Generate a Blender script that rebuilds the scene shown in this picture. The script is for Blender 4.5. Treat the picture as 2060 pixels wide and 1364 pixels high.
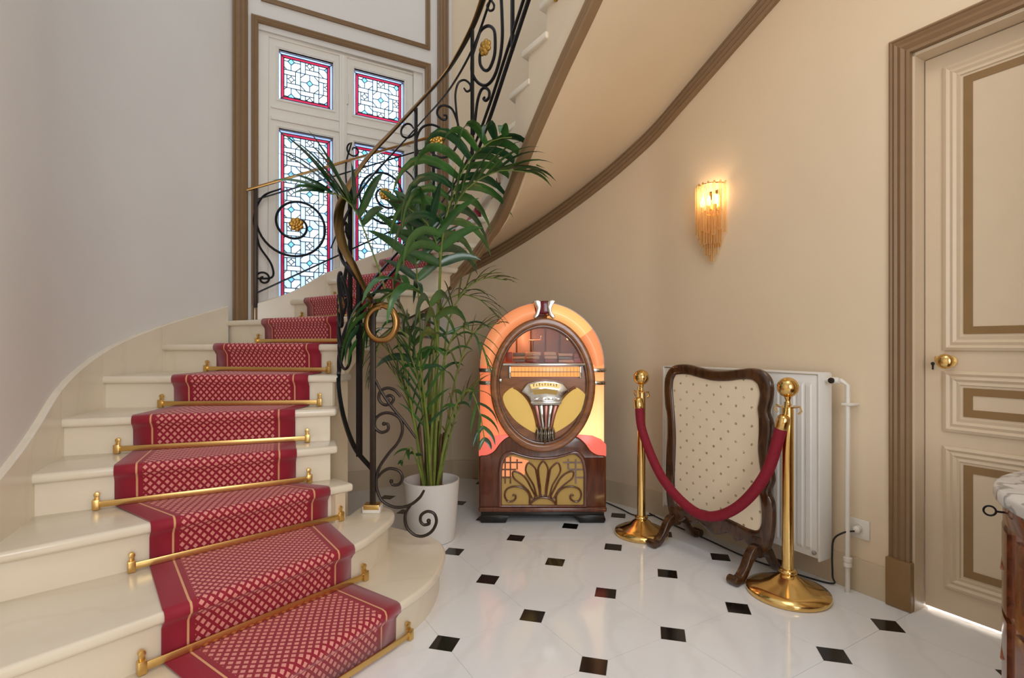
import bpy, bmesh, math, random
from mathutils import Vector, Matrix, Euler
random.seed(7)
PI = math.pi
for o in list(bpy.data.objects):
    bpy.data.objects.remove(o)
scene = bpy.context.scene
C = scene.collection

# ------------------------------------------------------------------ camera
cam_d = bpy.data.cameras.new('camera')
cam_d.sensor_fit = 'HORIZONTAL'
cam_d.sensor_width = 36.0
cam_d.lens = 36.0 * 1057.0 / 2060.0
cam_d.shift_y = 12.0 / 2060.0
cam_d.clip_start = 0.02
cam = bpy.data.objects.new('camera', cam_d)
cam.location = (0, 0, 1.14)
cam.rotation_euler = (PI / 2, 0, 0)
C.objects.link(cam)
scene.camera = cam

# ------------------------------------------------------------------ world and large lights
world = bpy.data.worlds.new('world')
scene.world = world
world.use_nodes = True
wn = world.node_tree
wn.nodes['Background'].inputs[0].default_value = (0.93, 0.97, 1.0, 1)
wn.nodes['Background'].inputs[1].default_value = 0.70

def area_light(name, loc, target, size, power, color, size_y=None):
    d = bpy.data.lights.new(name, 'AREA')
    d.energy = power
    d.color = color
    d.size = size
    if size_y:
        d.shape = 'RECTANGLE'
        d.size_y = size_y
    o = bpy.data.objects.new(name, d)
    o.location = loc
    o.rotation_euler = (Vector(target) - Vector(loc)).to_track_quat('-Z', 'Y').to_euler()
    C.objects.link(o)
    return o

# daylight falling on the stained-glass window from outside
area_light('window_daylight', (-1.95, 5.25, 2.9), (-1.3, 4.1, 2.2), 1.7, 120, (0.74, 0.87, 1.0), 2.6)
# unseen fill lights added: a warm one overhead, a cool one behind the camera
area_light('hall_warm_fill', (0.75, 1.35, 3.3), (0.76, 1.42, 0.0), 0.9, 9, (1.0, 0.88, 0.74))
area_light('cool_fill_behind', (1.0, -1.9, 1.9), (-1.6, 2.2, 1.4), 1.6, 74, (0.86, 0.93, 1.0), 2.4)

scene.view_settings.view_transform = 'Standard'
scene.view_settings.look = 'None'
scene.view_settings.exposure = 0.12
scene.view_settings.gamma = 1.0
scene.view_settings.use_curve_mapping = False

# ------------------------------------------------------------------ materials
MATS = {}
def nodes_of(name):
    m = bpy.data.materials.new(name)
    m.use_nodes = True
    nt = m.node_tree
    b = nt.nodes['Principled BSDF']
    MATS[name] = m
    return m, nt, b

def lin(c):
    def f(v):
        v /= 255.0
        return v / 12.92 if v <= 0.04045 else ((v + 0.055) / 1.055) ** 2.4
    return (f(c[0]), f(c[1]), f(c[2]), 1)

def simple(name, rgb, rough=0.5, metal=0.0, var=0.08, scale=12.0, bump=0.0, bscale=60.0, stretch=None,
           emit=None, estr=0.0, coat=0.0, spec=None, trans=0.0):
    m, nt, b = nodes_of(name)
    N = nt.nodes; L = nt.links
    base = lin(rgb)
    tc = N.new('ShaderNodeTexCoord')
    mp = N.new('ShaderNodeMapping')
    L.new(tc.outputs['Object'], mp.inputs[0])
    if stretch:
        mp.inputs['Scale'].default_value = stretch
    no = N.new('ShaderNodeTexNoise')
    no.inputs['Scale'].default_value = scale
    no.inputs['Detail'].default_value = 5
    L.new(mp.outputs[0], no.inputs['Vector'])
    r = N.new('ShaderNodeValToRGB')
    r.color_ramp.elements[0].position = 0.3
    r.color_ramp.elements[1].position = 0.7
    r.color_ramp.elements[0].color = tuple(max(0, c * (1 - var)) for c in base[:3]) + (1,)
    r.color_ramp.elements[1].color = tuple(min(1, c * (1 + var)) for c in base[:3]) + (1,)
    L.new(no.outputs['Fac'], r.inputs[0])
    L.new(r.outputs[0], b.inputs['Base Color'])
    b.inputs['Roughness'].default_value = rough
    b.inputs['Metallic'].default_value = metal
    b.inputs['Coat Weight'].default_value = coat
    b.inputs['Coat Roughness'].default_value = 0.08
    if spec is not None:
        b.inputs['Specular IOR Level'].default_value = spec
    if trans:
        b.inputs['Transmission Weight'].default_value = trans
    if emit:
        b.inputs['Emission Color'].default_value = lin(emit)
        b.inputs['Emission Strength'].default_value = estr
    if bump:
        n2 = N.new('ShaderNodeTexNoise')
        n2.inputs['Scale'].default_value = bscale
        n2.inputs['Detail'].default_value = 3
        L.new(mp.outputs[0], n2.inputs['Vector'])
        bp = N.new('ShaderNodeBump')
        bp.inputs['Strength'].default_value = bump
        bp.inputs['Distance'].default_value = 0.01
        L.new(n2.outputs['Fac'], bp.inputs['Height'])
        L.new(bp.outputs[0], b.inputs['Normal'])
    return m

def marble(name, c1, c2, vein, rough=0.2, scale=2.0, veinw=0.06, rot=0.5, dist=2.5, veinmix=0.5):
    m, nt, b = nodes_of(name)
    N = nt.nodes; L = nt.links
    tc = N.new('ShaderNodeTexCoord')
    mp = N.new('ShaderNodeMapping')
    mp.inputs['Rotation'].default_value = (0.3, 0.2, rot)
    L.new(tc.outputs['Object'], mp.inputs[0])
    n1 = N.new('ShaderNodeTexNoise')
    n1.inputs['Scale'].default_value = scale * 1.5
    n1.inputs['Detail'].default_value = 6
    L.new(mp.outputs[0], n1.inputs['Vector'])
    r1 = N.new('ShaderNodeValToRGB')
    r1.color_ramp.elements[0].position = 0.3
    r1.color_ramp.elements[1].position = 0.7
    r1.color_ramp.elements[0].color = lin(c1)
    r1.color_ramp.elements[1].color = lin(c2)
    L.new(n1.outputs['Fac'], r1.inputs[0])
    w = N.new('ShaderNodeTexWave')
    w.inputs['Scale'].default_value = scale
    w.inputs['Distortion'].default_value = dist * 3
    w.inputs['Detail'].default_value = 4
    w.inputs['Detail Scale'].default_value = 1.5
    L.new(mp.outputs[0], w.inputs['Vector'])
    r2 = N.new('ShaderNodeValToRGB')
    r2.color_ramp.elements[0].position = 0.0
    r2.color_ramp.elements[0].color = (veinmix,) * 3 + (1,)
    r2.color_ramp.elements[1].position = veinw
    r2.color_ramp.elements[1].color = (0, 0, 0, 1)
    L.new(w.outputs['Fac'], r2.inputs[0])
    mx = N.new('ShaderNodeMixRGB')
    mx.inputs[2].default_value = lin(vein)
    L.new(r2.outputs[0], mx.inputs[0])
    L.new(r1.outputs[0], mx.inputs[1])
    L.new(mx.outputs[0], b.inputs['Base Color'])
    b.inputs['Roughness'].default_value = rough
    return m

def wood(name, c1, c2, rough=0.25, scale=3.0, stretch=(1, 1, 0.12), coat=0.5):
    m, nt, b = nodes_of(name)
    N = nt.nodes; L = nt.links
    tc = N.new('ShaderNodeTexCoord')
    mp = N.new('ShaderNodeMapping')
    mp.inputs['Scale'].default_value = stretch
    L.new(tc.outputs['Object'], mp.inputs[0])
    n1 = N.new('ShaderNodeTexNoise')
    n1.inputs['Scale'].default_value = scale * 9
    n1.inputs['Detail'].default_value = 8
    n1.inputs['Distortion'].default_value = 1.2
    L.new(mp.outputs[0], n1.inputs['Vector'])
    r1 = N.new('ShaderNodeValToRGB')
    r1.color_ramp.elements[0].position = 0.32
    r1.color_ramp.elements[1].position = 0.68
    r1.color_ramp.elements[0].color = lin(c1)
    r1.color_ramp.elements[1].color = lin(c2)
    L.new(n1.outputs['Fac'], r1.inputs[0])
    L.new(r1.outputs[0], b.inputs['Base Color'])
    b.inputs['Roughness'].default_value = rough
    b.inputs['Coat Weight'].default_value = coat
    b.inputs['Coat Roughness'].default_value = 0.1
    return m

simple('wall_paint_daylit', (226, 222, 217), 0.6, var=0.02, scale=2.0, bump=0.05, bscale=40)  # wall paint with the cool daylight tint put into its colour
simple('wall_cream', (228, 207, 178), 0.55, var=0.02, scale=2.0, bump=0.05, bscale=40)
simple('white_paint', (232, 226, 216), 0.4, var=0.015)
simple('door_paint', (216, 195, 167), 0.38, var=0.015)  # darkened evenly; the shade of the door recess is put into this colour
simple('taupe_trim', (138, 109, 78), 0.42, var=0.04)
simple('gold_paint', (140, 108, 66), 0.4, var=0.05)
simple('stone_base', (205, 186, 158), 0.3, var=0.04, scale=4)
marble('step_marble', (226, 212, 190), (236, 224, 204), (214, 198, 172), 0.22, 1.4, 0.10, 0.9, 2.0, 0.18)
marble('floor_marble', (238, 239, 241), (246, 247, 249), (224, 222, 220), 0.10, 1.2, 0.08, 0.4, 2.2, 0.25)
simple('black_marble', (22, 20, 20), 0.12, var=0.3, scale=30)
simple('grout', (214, 208, 196), 0.5)
marble('commode_marble', (206, 204, 202), (226, 224, 222), (118, 116, 118), 0.12, 6.0, 0.30, 1.2, 3.5, 0.75)
wood('mahogany', (78, 36, 20), (116, 60, 34), 0.22, 2.2, (1, 1, 0.15))
wood('juke_wood', (120, 68, 30), (158, 96, 46), 0.22, 2.2, (0.3, 1, 1))
wood('juke_dark', (84, 46, 24), (116, 68, 36), 0.22, 2.2, (0.3, 1, 1))
wood('screen_wood', (50, 28, 14), (86, 52, 28), 0.25, 2.5, (1, 1, 0.25))
wood('commode_wood', (118, 58, 26), (170, 96, 50), 0.2, 2.0, (1, 1, 0.3))
wood('commode_inlay', (88, 40, 18), (134, 70, 34), 0.2, 3.0, (1, 1, 1))
simple('black_lacquer', (16, 14, 13), 0.25, var=0.2)
simple('brass', (228, 190, 120), 0.15, 1.0, var=0.04)
simple('rod_brass', (222, 186, 118), 0.30, 1.0, var=0.06)
simple('rail_brass', (150, 112, 66), 0.3, 1.0, var=0.1)
simple('gilt', (205, 158, 78), 0.33, 1.0, var=0.25, scale=60, bump=0.5, bscale=70)
simple('iron', (30, 29, 31), 0.34, 0.6, var=0.2, scale=30, bump=0.1, bscale=80)
simple('iron_brown', (52, 42, 36), 0.4, 0.5, var=0.15, scale=30)
simple('chrome', (200, 196, 190), 0.14, 1.0, var=0.03)
simple('velvet', (132, 6, 36), 0.75, var=0.12, scale=60, bump=0.15, bscale=250)
simple('radiator_white', (232, 228, 222), 0.35, var=0.01)
simple('plastic_white', (228, 222, 212), 0.3, var=0.01)
simple('cable_black', (28, 24, 22), 0.5)
simple('pot_white', (224, 218, 212), 0.4, var=0.015)
simple('soil', (48, 36, 28), 0.9, var=0.4, scale=80, bump=0.6)
simple('leaf', (54, 96, 42), 0.26, var=0.35, scale=7, spec=0.7)
simple('leaf_dark', (36, 74, 44), 0.24, var=0.3, scale=7, spec=0.7)
simple('stem_green', (112, 126, 54), 0.45, var=0.3, scale=14)
simple('stem_brown', (96, 66, 40), 0.6, var=0.3, scale=20)
simple('lead', (62, 66, 78), 0.45, 0.3, var=0.1)
simple('mirror_chrome', (222, 218, 214), 0.06, 1.0, var=0.02)

def glass_pane(name, rgb, spec=0.06):
    m = bpy.data.materials.new(name)
    m.use_nodes = True
    nt = m.node_tree
    N = nt.nodes; L = nt.links
    N.clear()
    out = N.new('ShaderNodeOutputMaterial')
    tr = N.new('ShaderNodeBsdfTranslucent')
    gl = N.new('ShaderNodeBsdfGlossy')
    gl.inputs['Roughness'].default_value = 0.12
    mx = N.new('ShaderNodeMixShader')
    mx.inputs[0].default_value = spec
    tc = N.new('ShaderNodeTexCoord')
    no = N.new('ShaderNodeTexNoise')
    no.inputs['Scale'].default_value = 9
    L.new(tc.outputs['Object'], no.inputs['Vector'])
    r = N.new('ShaderNodeValToRGB')
    r.color_ramp.elements[0].position = 0.3
    r.color_ramp.elements[1].position = 0.7
    b = lin(rgb)
    r.color_ramp.elements[0].color = tuple(c * 0.85 for c in b[:3]) + (1,)
    r.color_ramp.elements[1].color = b
    L.new(no.outputs['Fac'], r.inputs[0])
    L.new(r.outputs[0], tr.inputs['Color'])
    L.new(tr.outputs[0], mx.inputs[1])
    L.new(gl.outputs[0], mx.inputs[2])
    L.new(mx.outputs[0], out.inputs['Surface'])
    MATS[name] = m
glass_pane('pane_clear', (242, 248, 252))
glass_pane('pane_pale', (214, 232, 248))
glass_pane('pane_blue', (168, 214, 238))
glass_pane('pane_red', (200, 78, 118))
glass_pane('pane_edge', (205, 216, 240))

def clear_glass(name, tint=(1, 1, 1), fac=0.08):
    m = bpy.data.materials.new(name)
    m.use_nodes = True
    nt = m.node_tree
    N = nt.nodes; L = nt.links
    N.clear()
    out = N.new('ShaderNodeOutputMaterial')
    t = N.new('ShaderNodeBsdfTransparent')
    t.inputs[0].default_value = tint + (1,)
    g = N.new('ShaderNodeBsdfGlossy')
    g.inputs['Roughness'].default_value = 0.05
    mx = N.new('ShaderNodeMixShader')
    mx.inputs[0].default_value = fac
    L.new(t.outputs[0], mx.inputs[1]); L.new(g.outputs[0], mx.inputs[2])
    L.new(mx.outputs[0], out.inputs['Surface'])
    MATS[name] = m
clear_glass('juke_glass', (0.96, 0.93, 0.9), 0.010)

def tube_glass(name):
    m, nt, b = nodes_of(name)
    N = nt.nodes; L = nt.links
    b.inputs['Base Color'].default_value = (0.95, 0.78, 0.52, 1)
    b.inputs['Roughness'].default_value = 0.12
    out = nt.nodes['Material Output']
    t = N.new('ShaderNodeBsdfTransparent'); t.inputs[0].default_value = (1.0, 0.92, 0.78, 1)
    tl = N.new('ShaderNodeBsdfTranslucent'); tl.inputs[0].default_value = (1.0, 0.82, 0.55, 1)
    lw = N.new('ShaderNodeLayerWeight'); lw.inputs[0].default_value = 0.35
    m1 = N.new('ShaderNodeMixShader'); m1.inputs[0].default_value = 0.22
    m2 = N.new('ShaderNodeMixShader')
    L.new(t.outputs[0], m1.inputs[1]); L.new(tl.outputs[0], m1.inputs[2])
    L.new(lw.outputs['Facing'], m2.inputs[0])
    L.new(m1.outputs[0], m2.inputs[1]); L.new(b.outputs[0], m2.inputs[2])
    L.new(m2.outputs[0], out.inputs['Surface'])
tube_glass('tube_glass')

def emission(name, rgb, strength, rgb2=None, axis_z=None):
    """a lit lamp or back-lit plastic; a two-colour plastic changes colour along its own height"""
    m, nt, b = nodes_of(name)
    N = nt.nodes; L = nt.links
    b.inputs['Base Color'].default_value = lin(rgb)
    b.inputs['Roughness'].default_value = 0.25
    b.inputs['Emission Color'].default_value = lin(rgb)
    b.inputs['Emission Strength'].default_value = strength
    if rgb2:
        tc = N.new('ShaderNodeTexCoord')
        sp = N.new('ShaderNodeSeparateXYZ')
        L.new(tc.outputs['Object'], sp.inputs[0])
        mr = N.new('ShaderNodeMapRange')
        mr.inputs[1].default_value = axis_z[0]; mr.inputs[2].default_value = axis_z[1]
        L.new(sp.outputs['Z'], mr.inputs[0])
        mx = N.new('ShaderNodeMixRGB')
        mx.inputs[1].default_value = lin(rgb); mx.inputs[2].default_value = lin(rgb2)
        L.new(mr.outputs[0], mx.inputs[0])
        L.new(mx.outputs[0], b.inputs['Base Color'])
        L.new(mx.outputs[0], b.inputs['Emission Color'])
emission('bulb', (255, 214, 150), 4.5)
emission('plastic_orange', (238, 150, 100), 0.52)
emission('plastic_amber', (244, 186, 116), 0.62)
emission('plastic_left', (240, 128, 86), 0.72, (226, 120, 80), (0.45, 1.0))
emission('plastic_right', (252, 214, 146), 0.90, (236, 146, 92), (0.62, 0.98))
emission('plastic_red', (240, 112, 96), 0.5)
emission('title_amber', (242, 166, 92), 0.55)
emission('label_cream', (236, 206, 130), 0.45)
simple('juke_red', (110, 12, 34), 0.15, var=0.15, scale=40)
simple('juke_pink', (178, 120, 108), 0.25, 0.5, var=0.1)
simple('record_a', (196, 150, 120), 0.4)
simple('record_b', (120, 104, 100), 0.4)
simple('record_c', (150, 60, 46), 0.4)
simple('juke_inside', (120, 72, 42), 0.5, var=0.15)

def cloth(name, c1, c2, sc, rough=0.8):
    m, nt, b = nodes_of(name)
    N = nt.nodes; L = nt.links
    tc = N.new('ShaderNodeTexCoord')
    ck = N.new('ShaderNodeTexWave'); ck.inputs['Scale'].default_value = sc
    ck2 = N.new('ShaderNodeTexWave'); ck2.inputs['Scale'].default_value = sc; ck2.bands_direction = 'Z'
    L.new(tc.outputs['Object'], ck.inputs[0]); L.new(tc.outputs['Object'], ck2.inputs[0])
    mu = N.new('ShaderNodeMath'); mu.operation = 'MULTIPLY'
    L.new(ck.outputs['Fac'], mu.inputs[0]); L.new(ck2.outputs['Fac'], mu.inputs[1])
    mx = N.new('ShaderNodeMixRGB'); mx.inputs[1].default_value = lin(c1); mx.inputs[2].default_value = lin(c2)
    L.new(mu.outputs[0], mx.inputs[0]); L.new(mx.outputs[0], b.inputs['Base Color'])
    b.inputs['Roughness'].default_value = rough
    return b
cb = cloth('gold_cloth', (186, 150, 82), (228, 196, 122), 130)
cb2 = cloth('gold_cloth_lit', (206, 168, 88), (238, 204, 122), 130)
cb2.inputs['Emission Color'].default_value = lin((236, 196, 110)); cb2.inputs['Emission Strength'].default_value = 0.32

def carpet_mat():
    m, nt, b = nodes_of('carpet')
    N = nt.nodes; L = nt.links
    uv = N.new('ShaderNodeUVMap'); uv.uv_map = 'UVMap'
    sp = N.new('ShaderNodeSeparateXYZ'); L.new(uv.outputs[0], sp.inputs[0])
    def math_(op, a, bb=None, c=None):
        n = N.new('ShaderNodeMath'); n.operation = op
        for i, v in enumerate((a, bb, c)):
            if v is None: continue
            if isinstance(v, (int, float)): n.inputs[i].default_value = v
            else: L.new(v, n.inputs[i])
        return n.outputs[0]
    P = 0.0148
    x = math_('DIVIDE', sp.outputs['X'], P); y = math_('DIVIDE', sp.outputs['Y'], P * 1.15)
    a = math_('ADD', x, y); d = math_('SUBTRACT', x, y)
    def cell(v):
        f = math_('FRACT', math_('MULTIPLY', v, 0.5)); return math_('ABSOLUTE', math_('SUBTRACT', f, 0.5))
    mxm = math_('MAXIMUM', cell(a), cell(d))
    dia = math_('LESS_THAN', mxm, 0.30)
    cx = math_('ABSOLUTE', math_('SUBTRACT', sp.outputs['X'], 0.34))
    inside = math_('LESS_THAN', cx, 0.245)
    dots = math_('MULTIPLY', dia, inside)
    line = math_('LESS_THAN', math_('ABSOLUTE', math_('SUBTRACT', cx, 0.266)), 0.0035)
    no = N.new('ShaderNodeTexNoise'); no.inputs['Scale'].default_value = 260; no.inputs['Detail'].default_value = 2
    tc = N.new('ShaderNodeTexCoord'); L.new(tc.outputs['Object'], no.inputs['Vector'])
    m1 = N.new('ShaderNodeMixRGB'); m1.inputs[1].default_value = lin((152, 2, 38)); m1.inputs[2].default_value = lin((232, 150, 138))
    L.new(dots, m1.inputs[0])
    m2 = N.new('ShaderNodeMixRGB'); m2.inputs[2].default_value = lin((226, 168, 120))
    L.new(line, m2.inputs[0]); L.new(m1.outputs[0], m2.inputs[1])
    m3 = N.new('ShaderNodeMixRGB'); m3.blend_type = 'MULTIPLY'; m3.inputs[0].default_value = 0.12
    L.new(m2.outputs[0], m3.inputs[1]); L.new(no.outputs['Fac'], m3.inputs[2])
    L.new(m3.outputs[0], b.inputs['Base Color'])
    b.inputs['Roughness'].default_value = 0.7
    b.inputs['Sheen Weight'].default_value = 0.35
    b.inputs['Sheen Tint'].default_value = (1, 0.7, 0.7, 1)
    bp = N.new('ShaderNodeBump'); bp.inputs['Strength'].default_value = 0.3; bp.inputs['Distance'].default_value = 0.002
    L.new(dots, bp.inputs['Height']); L.new(bp.outputs[0], b.inputs['Normal'])
carpet_mat()

def fabric_mat():
    """cream silk with small tufted sprigs in staggered rows"""
    m, nt, b = nodes_of('screen_fabric')
    N = nt.nodes; L = nt.links
    tc = N.new('ShaderNodeTexCoord')
    sp = N.new('ShaderNodeSeparateXYZ'); L.new(tc.outputs['Object'], sp.inputs[0])
    def math_(op, a, bb=None):
        n = N.new('ShaderNodeMath'); n.operation = op
        for i, v in enumerate((a, bb)):
            if v is None: continue
            if isinstance(v, (int, float)): n.inputs[i].default_value = v
            else: L.new(v, n.inputs[i])
        return n.outputs[0]
    x = math_('DIVIDE', sp.outputs['X'], 0.046); z = math_('DIVIDE', sp.outputs['Z'], 0.046)
    a = math_('ADD', x, z); d = math_('SUBTRACT', x, z)
    def cell(v): return math_('ABSOLUTE', math_('SUBTRACT', math_('FRACT', v), 0.5))
    ca, cd = cell(math_('MULTIPLY', a, 0.5)), cell(math_('MULTIPLY', d, 0.5))
    dist = math_('ADD', math_('MULTIPLY', ca, ca), math_('MULTIPLY', cd, cd))
    spot = math_('LESS_THAN', dist, 0.012)
    no = N.new('ShaderNodeTexNoise'); no.inputs['Scale'].default_value = 190
    L.new(tc.outputs['Object'], no.inputs['Vector'])
    br = math_('GREATER_THAN', no.outputs['Fac'], 0.44)
    fac = math_('MULTIPLY', math_('MULTIPLY', spot, br), 0.9)
    m1 = N.new('ShaderNodeMixRGB'); m1.inputs[1].default_value = lin((236, 218, 190)); m1.inputs[2].default_value = lin((142, 124, 80))
    L.new(fac, m1.inputs[0])
    L.new(m1.outputs[0], b.inputs['Base Color'])
    b.inputs['Roughness'].default_value = 0.6
    n2 = N.new('ShaderNodeTexNoise'); n2.inputs['Scale'].default_value = 10
    L.new(tc.outputs['Object'], n2.inputs['Vector'])
    bp = N.new('ShaderNodeBump'); bp.inputs['Strength'].default_value = 0.25; bp.inputs['Distance'].default_value = 0.02
    L.new(n2.outputs['Fac'], bp.inputs['Height']); L.new(bp.outputs[0], b.inputs['Normal'])
fabric_mat()

# ------------------------------------------------------------------ mesh helpers
class MB:
    def __init__(s):
        s.v = []; s.f = []; s.uv = None
    def add(s, vs, fs):
        o = len(s.v)
        s.v += [Vector(p) for p in vs]
        s.f += [tuple(i + o for i in f) for f in fs]
        return s
    def box(s, lo, hi, fr=None):
        x0, y0, z0 = lo; x1, y1, z1 = hi
        vs = [(x0, y0, z0), (x1, y0, z0), (x1, y1, z0), (x0, y1, z0), (x0, y0, z1), (x1, y0, z1), (x1, y1, z1), (x0, y1, z1)]
        if fr: vs = [fr(*p) for p in vs]
        return s.add(vs, [(3, 2, 1, 0), (4, 5, 6, 7), (0, 1, 5, 4), (1, 2, 6, 5), (2, 3, 7, 6), (3, 0, 4, 7)])
    def prism(s, poly, c0, c1, fr):
        """polygon (a,b) pushed from c0 to c1; fr(a,b,c) gives the point"""
        n = len(poly)
        vs = [fr(a, b, c0) for a, b in poly] + [fr(a, b, c1) for a, b in poly]
        fs = [tuple(range(n))[::-1], tuple(range(n, 2 * n))] + [(i, (i + 1) % n, n + (i + 1) % n, n + i) for i in range(n)]
        return s.add(vs, fs)
    def ring(s, outer, inner, c0, c1, fr):
        n = len(outer)
        vs = [fr(a, b, c0) for a, b in outer] + [fr(a, b, c0) for a, b in inner] + [fr(a, b, c1) for a, b in outer] + [fr(a, b, c1) for a, b in inner]
        fs = []
        for i in range(n):
            j = (i + 1) % n
            fs += [(i, j, n + j, n + i), (2 * n + i, 3 * n + i, 3 * n + j, 2 * n + j), (i, 2 * n + i, 2 * n + j, j), (n + i, n + j, 3 * n + j, 3 * n + i)]
        return s.add(vs, fs)
    def lathe(s, prof, c=(0, 0, 0), n=32, M=None):
        c = Vector(c); vs = []; fs = []
        for r, z in prof:
            for k in range(n):
                a = 2 * PI * k / n
                p = Vector((r * math.cos(a), r * math.sin(a), z))
                if M: p = M @ p
                vs.append(c + p)
        m = len(prof)
        for i in range(m - 1):
            for k in range(n):
                k2 = (k + 1) % n
                fs.append((i * n + k, i * n + k2, (i + 1) * n + k2, (i + 1) * n + k))
        fs.append(tuple(range(n))[::-1]); fs.append(tuple((m - 1) * n + k for k in range(n)))
        return s.add(vs, fs)
    def tube(s, path, r, n=8, closed=False, flat=1.0):
        """round (or flattened) bar along a path; r number or list"""
        P = [Vector(p) for p in path]; m = len(P); vs = []; fs = []
        up = None
        for i in range(m):
            a = P[i - 1] if (i > 0 or closed) else P[i]
            b = P[(i + 1) % m] if (i < m - 1 or closed) else P[i]
            t = (b - a)
            t = t.normalized() if t.length > 1e-9 else Vector((0, 0, 1))
            if up is None:
                up = Vector((0, 0, 1)) if abs(t.z) < 0.9 else Vector((0, 1, 0))
            up = (up - t * up.dot(t))
            if up.length < 1e-6: up = t.orthogonal()
            up.normalize()
            sd = t.cross(up)
            rr = r[i] if isinstance(r, (list, tuple)) else r
            for k in range(n):
                an = 2 * PI * k / n
                vs.append(P[i] + sd * (rr * math.cos(an)) + up * (rr * flat * math.sin(an)))
        for i in range(m if closed else m - 1):
            j = (i + 1) % m
            for k in range(n):
                k2 = (k + 1) % n
                fs.append((i * n + k, i * n + k2, j * n + k2, j * n + k))
        if not closed:
            fs.append(tuple(range(n))[::-1]); fs.append(tuple((m - 1) * n + k for k in range(n)))
        return s.add(vs, fs)
    def sweep(s, path, prof, side, up=Vector((0, 0, 1))):
        """profile (a: along side vector, b: along up) carried along a path; side is a list of vectors"""
        P = [Vector(p) for p in path]; m = len(P); n = len(prof); vs = []; fs = []
        for i in range(m):
            u = up[i] if isinstance(up, list) else up
            for a, b in prof:
                vs.append(P[i] + side[i] * a + u * b)
        for i in range(m - 1):
            for k in range(n):
                k2 = (k + 1) % n
                fs.append((i * n + k, i * n + k2, (i + 1) * n + k2, (i + 1) * n + k))
        fs.append(tuple(range(n))[::-1]); fs.append(tuple((m - 1) * n + k for k in range(n)))
        return s.add(vs, fs)
    def sphere(s, c, r, n=16, m=10, sc=(1, 1, 1)):
        c = Vector(c); prof = []
        vs = [c + Vector((0, 0, -r * sc[2]))]; fs = []
        for i in range(1, m):
            th = -PI / 2 + PI * i / m
            for k in range(n):
                a = 2 * PI * k / n
                vs.append(c + Vector((r * sc[0] * math.cos(th) * math.cos(a), r * sc[1] * math.cos(th) * math.sin(a), r * sc[2] * math.sin(th))))
        vs.append(c + Vector((0, 0, r * sc[2])))
        for k in range(n):
            fs.append((0, 1 + (k + 1) % n, 1 + k))
            fs.append((len(vs) - 1, 1 + (m - 2) * n + k, 1 + (m - 2) * n + (k + 1) % n))
        for i in range(m - 2):
            for k in range(n):
                k2 = (k + 1) % n
                fs.append((1 + i * n + k, 1 + i * n + k2, 1 + (i + 1) * n + k2, 1 + (i + 1) * n + k))
        return s.add(vs, fs)

OFF = {}
def finish(o, me, smooth):
    if smooth:
        for p in me.polygons: p.use_smooth = True
        me.set_sharp_from_angle(angle=math.radians(smooth))

def obj(name, mb, mat, parent=None, bevel=0, seg=2, smooth=38, recalc=True, uv=None):
    me = bpy.data.meshes.new(name)
    vs = mb.v
    if parent is not None:
        off = OFF.get(parent, Vector((0, 0, 0)))
    else:
        xs = [p.x for p in vs]; ys = [p.y for p in vs]; zs = [p.z for p in vs]
        off = Vector(((min(xs) + max(xs)) / 2, (min(ys) + max(ys)) / 2, min(zs)))
    me.from_pydata([p - off for p in vs], [], mb.f)
    if uv:
        lay = me.uv_layers.new(name='UVMap')
        for lp in me.loops:
            lay.data[lp.index].uv = uv[lp.vertex_index]
    if recalc or bevel:
        bm = bmesh.new(); bm.from_mesh(me)
        if not uv: bmesh.ops.remove_doubles(bm, verts=bm.verts, dist=1e-6)
        bmesh.ops.recalc_face_normals(bm, faces=bm.faces)
        if bevel:
            ed = [e for e in bm.edges if len(e.link_faces) == 2 and e.calc_face_angle(0) > math.radians(32)]
            bmesh.ops.bevel(bm, geom=ed, offset=bevel, segments=seg, profile=0.5, affect='EDGES', clamp_overlap=True)
        bm.to_mesh(me); bm.free()
    me.materials.append(MATS[mat])
    finish(o=None, me=me, smooth=smooth)
    o = bpy.data.objects.new(name, me)
    C.objects.link(o)
    if parent is None:
        o.location = off; OFF[o] = off
    else:
        o.parent = parent; OFF[o] = off
    return o

def tag(o, label=None, cat=None, group=None, kind=None):
    if label: o['label'] = label
    if cat: o['category'] = cat
    if group: o['group'] = group
    if kind: o['kind'] = kind
    return o

def thing(name, label, cat, loc=(0, 0, 0), rz=None, group=None, kind=None):
    """Empty at a thing's base. Parts are given in world space, or (rz set) in the thing's own frame."""
    o = bpy.data.objects.new(name, None)
    o.empty_display_size = 0.1
    o.location = loc
    C.objects.link(o)
    if rz is None: OFF[o] = Vector(loc)
    else:
        OFF[o] = Vector((0, 0, 0)); o.rotation_euler.z = rz
    return tag(o, label, cat, group, kind)

def share(src, parent, loc=(0, 0, 0), rot=None):
    o = src.copy(); C.objects.link(o); o.parent = parent; o.location = loc
    if rot: o.rotation_euler = rot
    OFF[o] = OFF.get(parent, Vector((0, 0, 0)))
    return o

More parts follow.
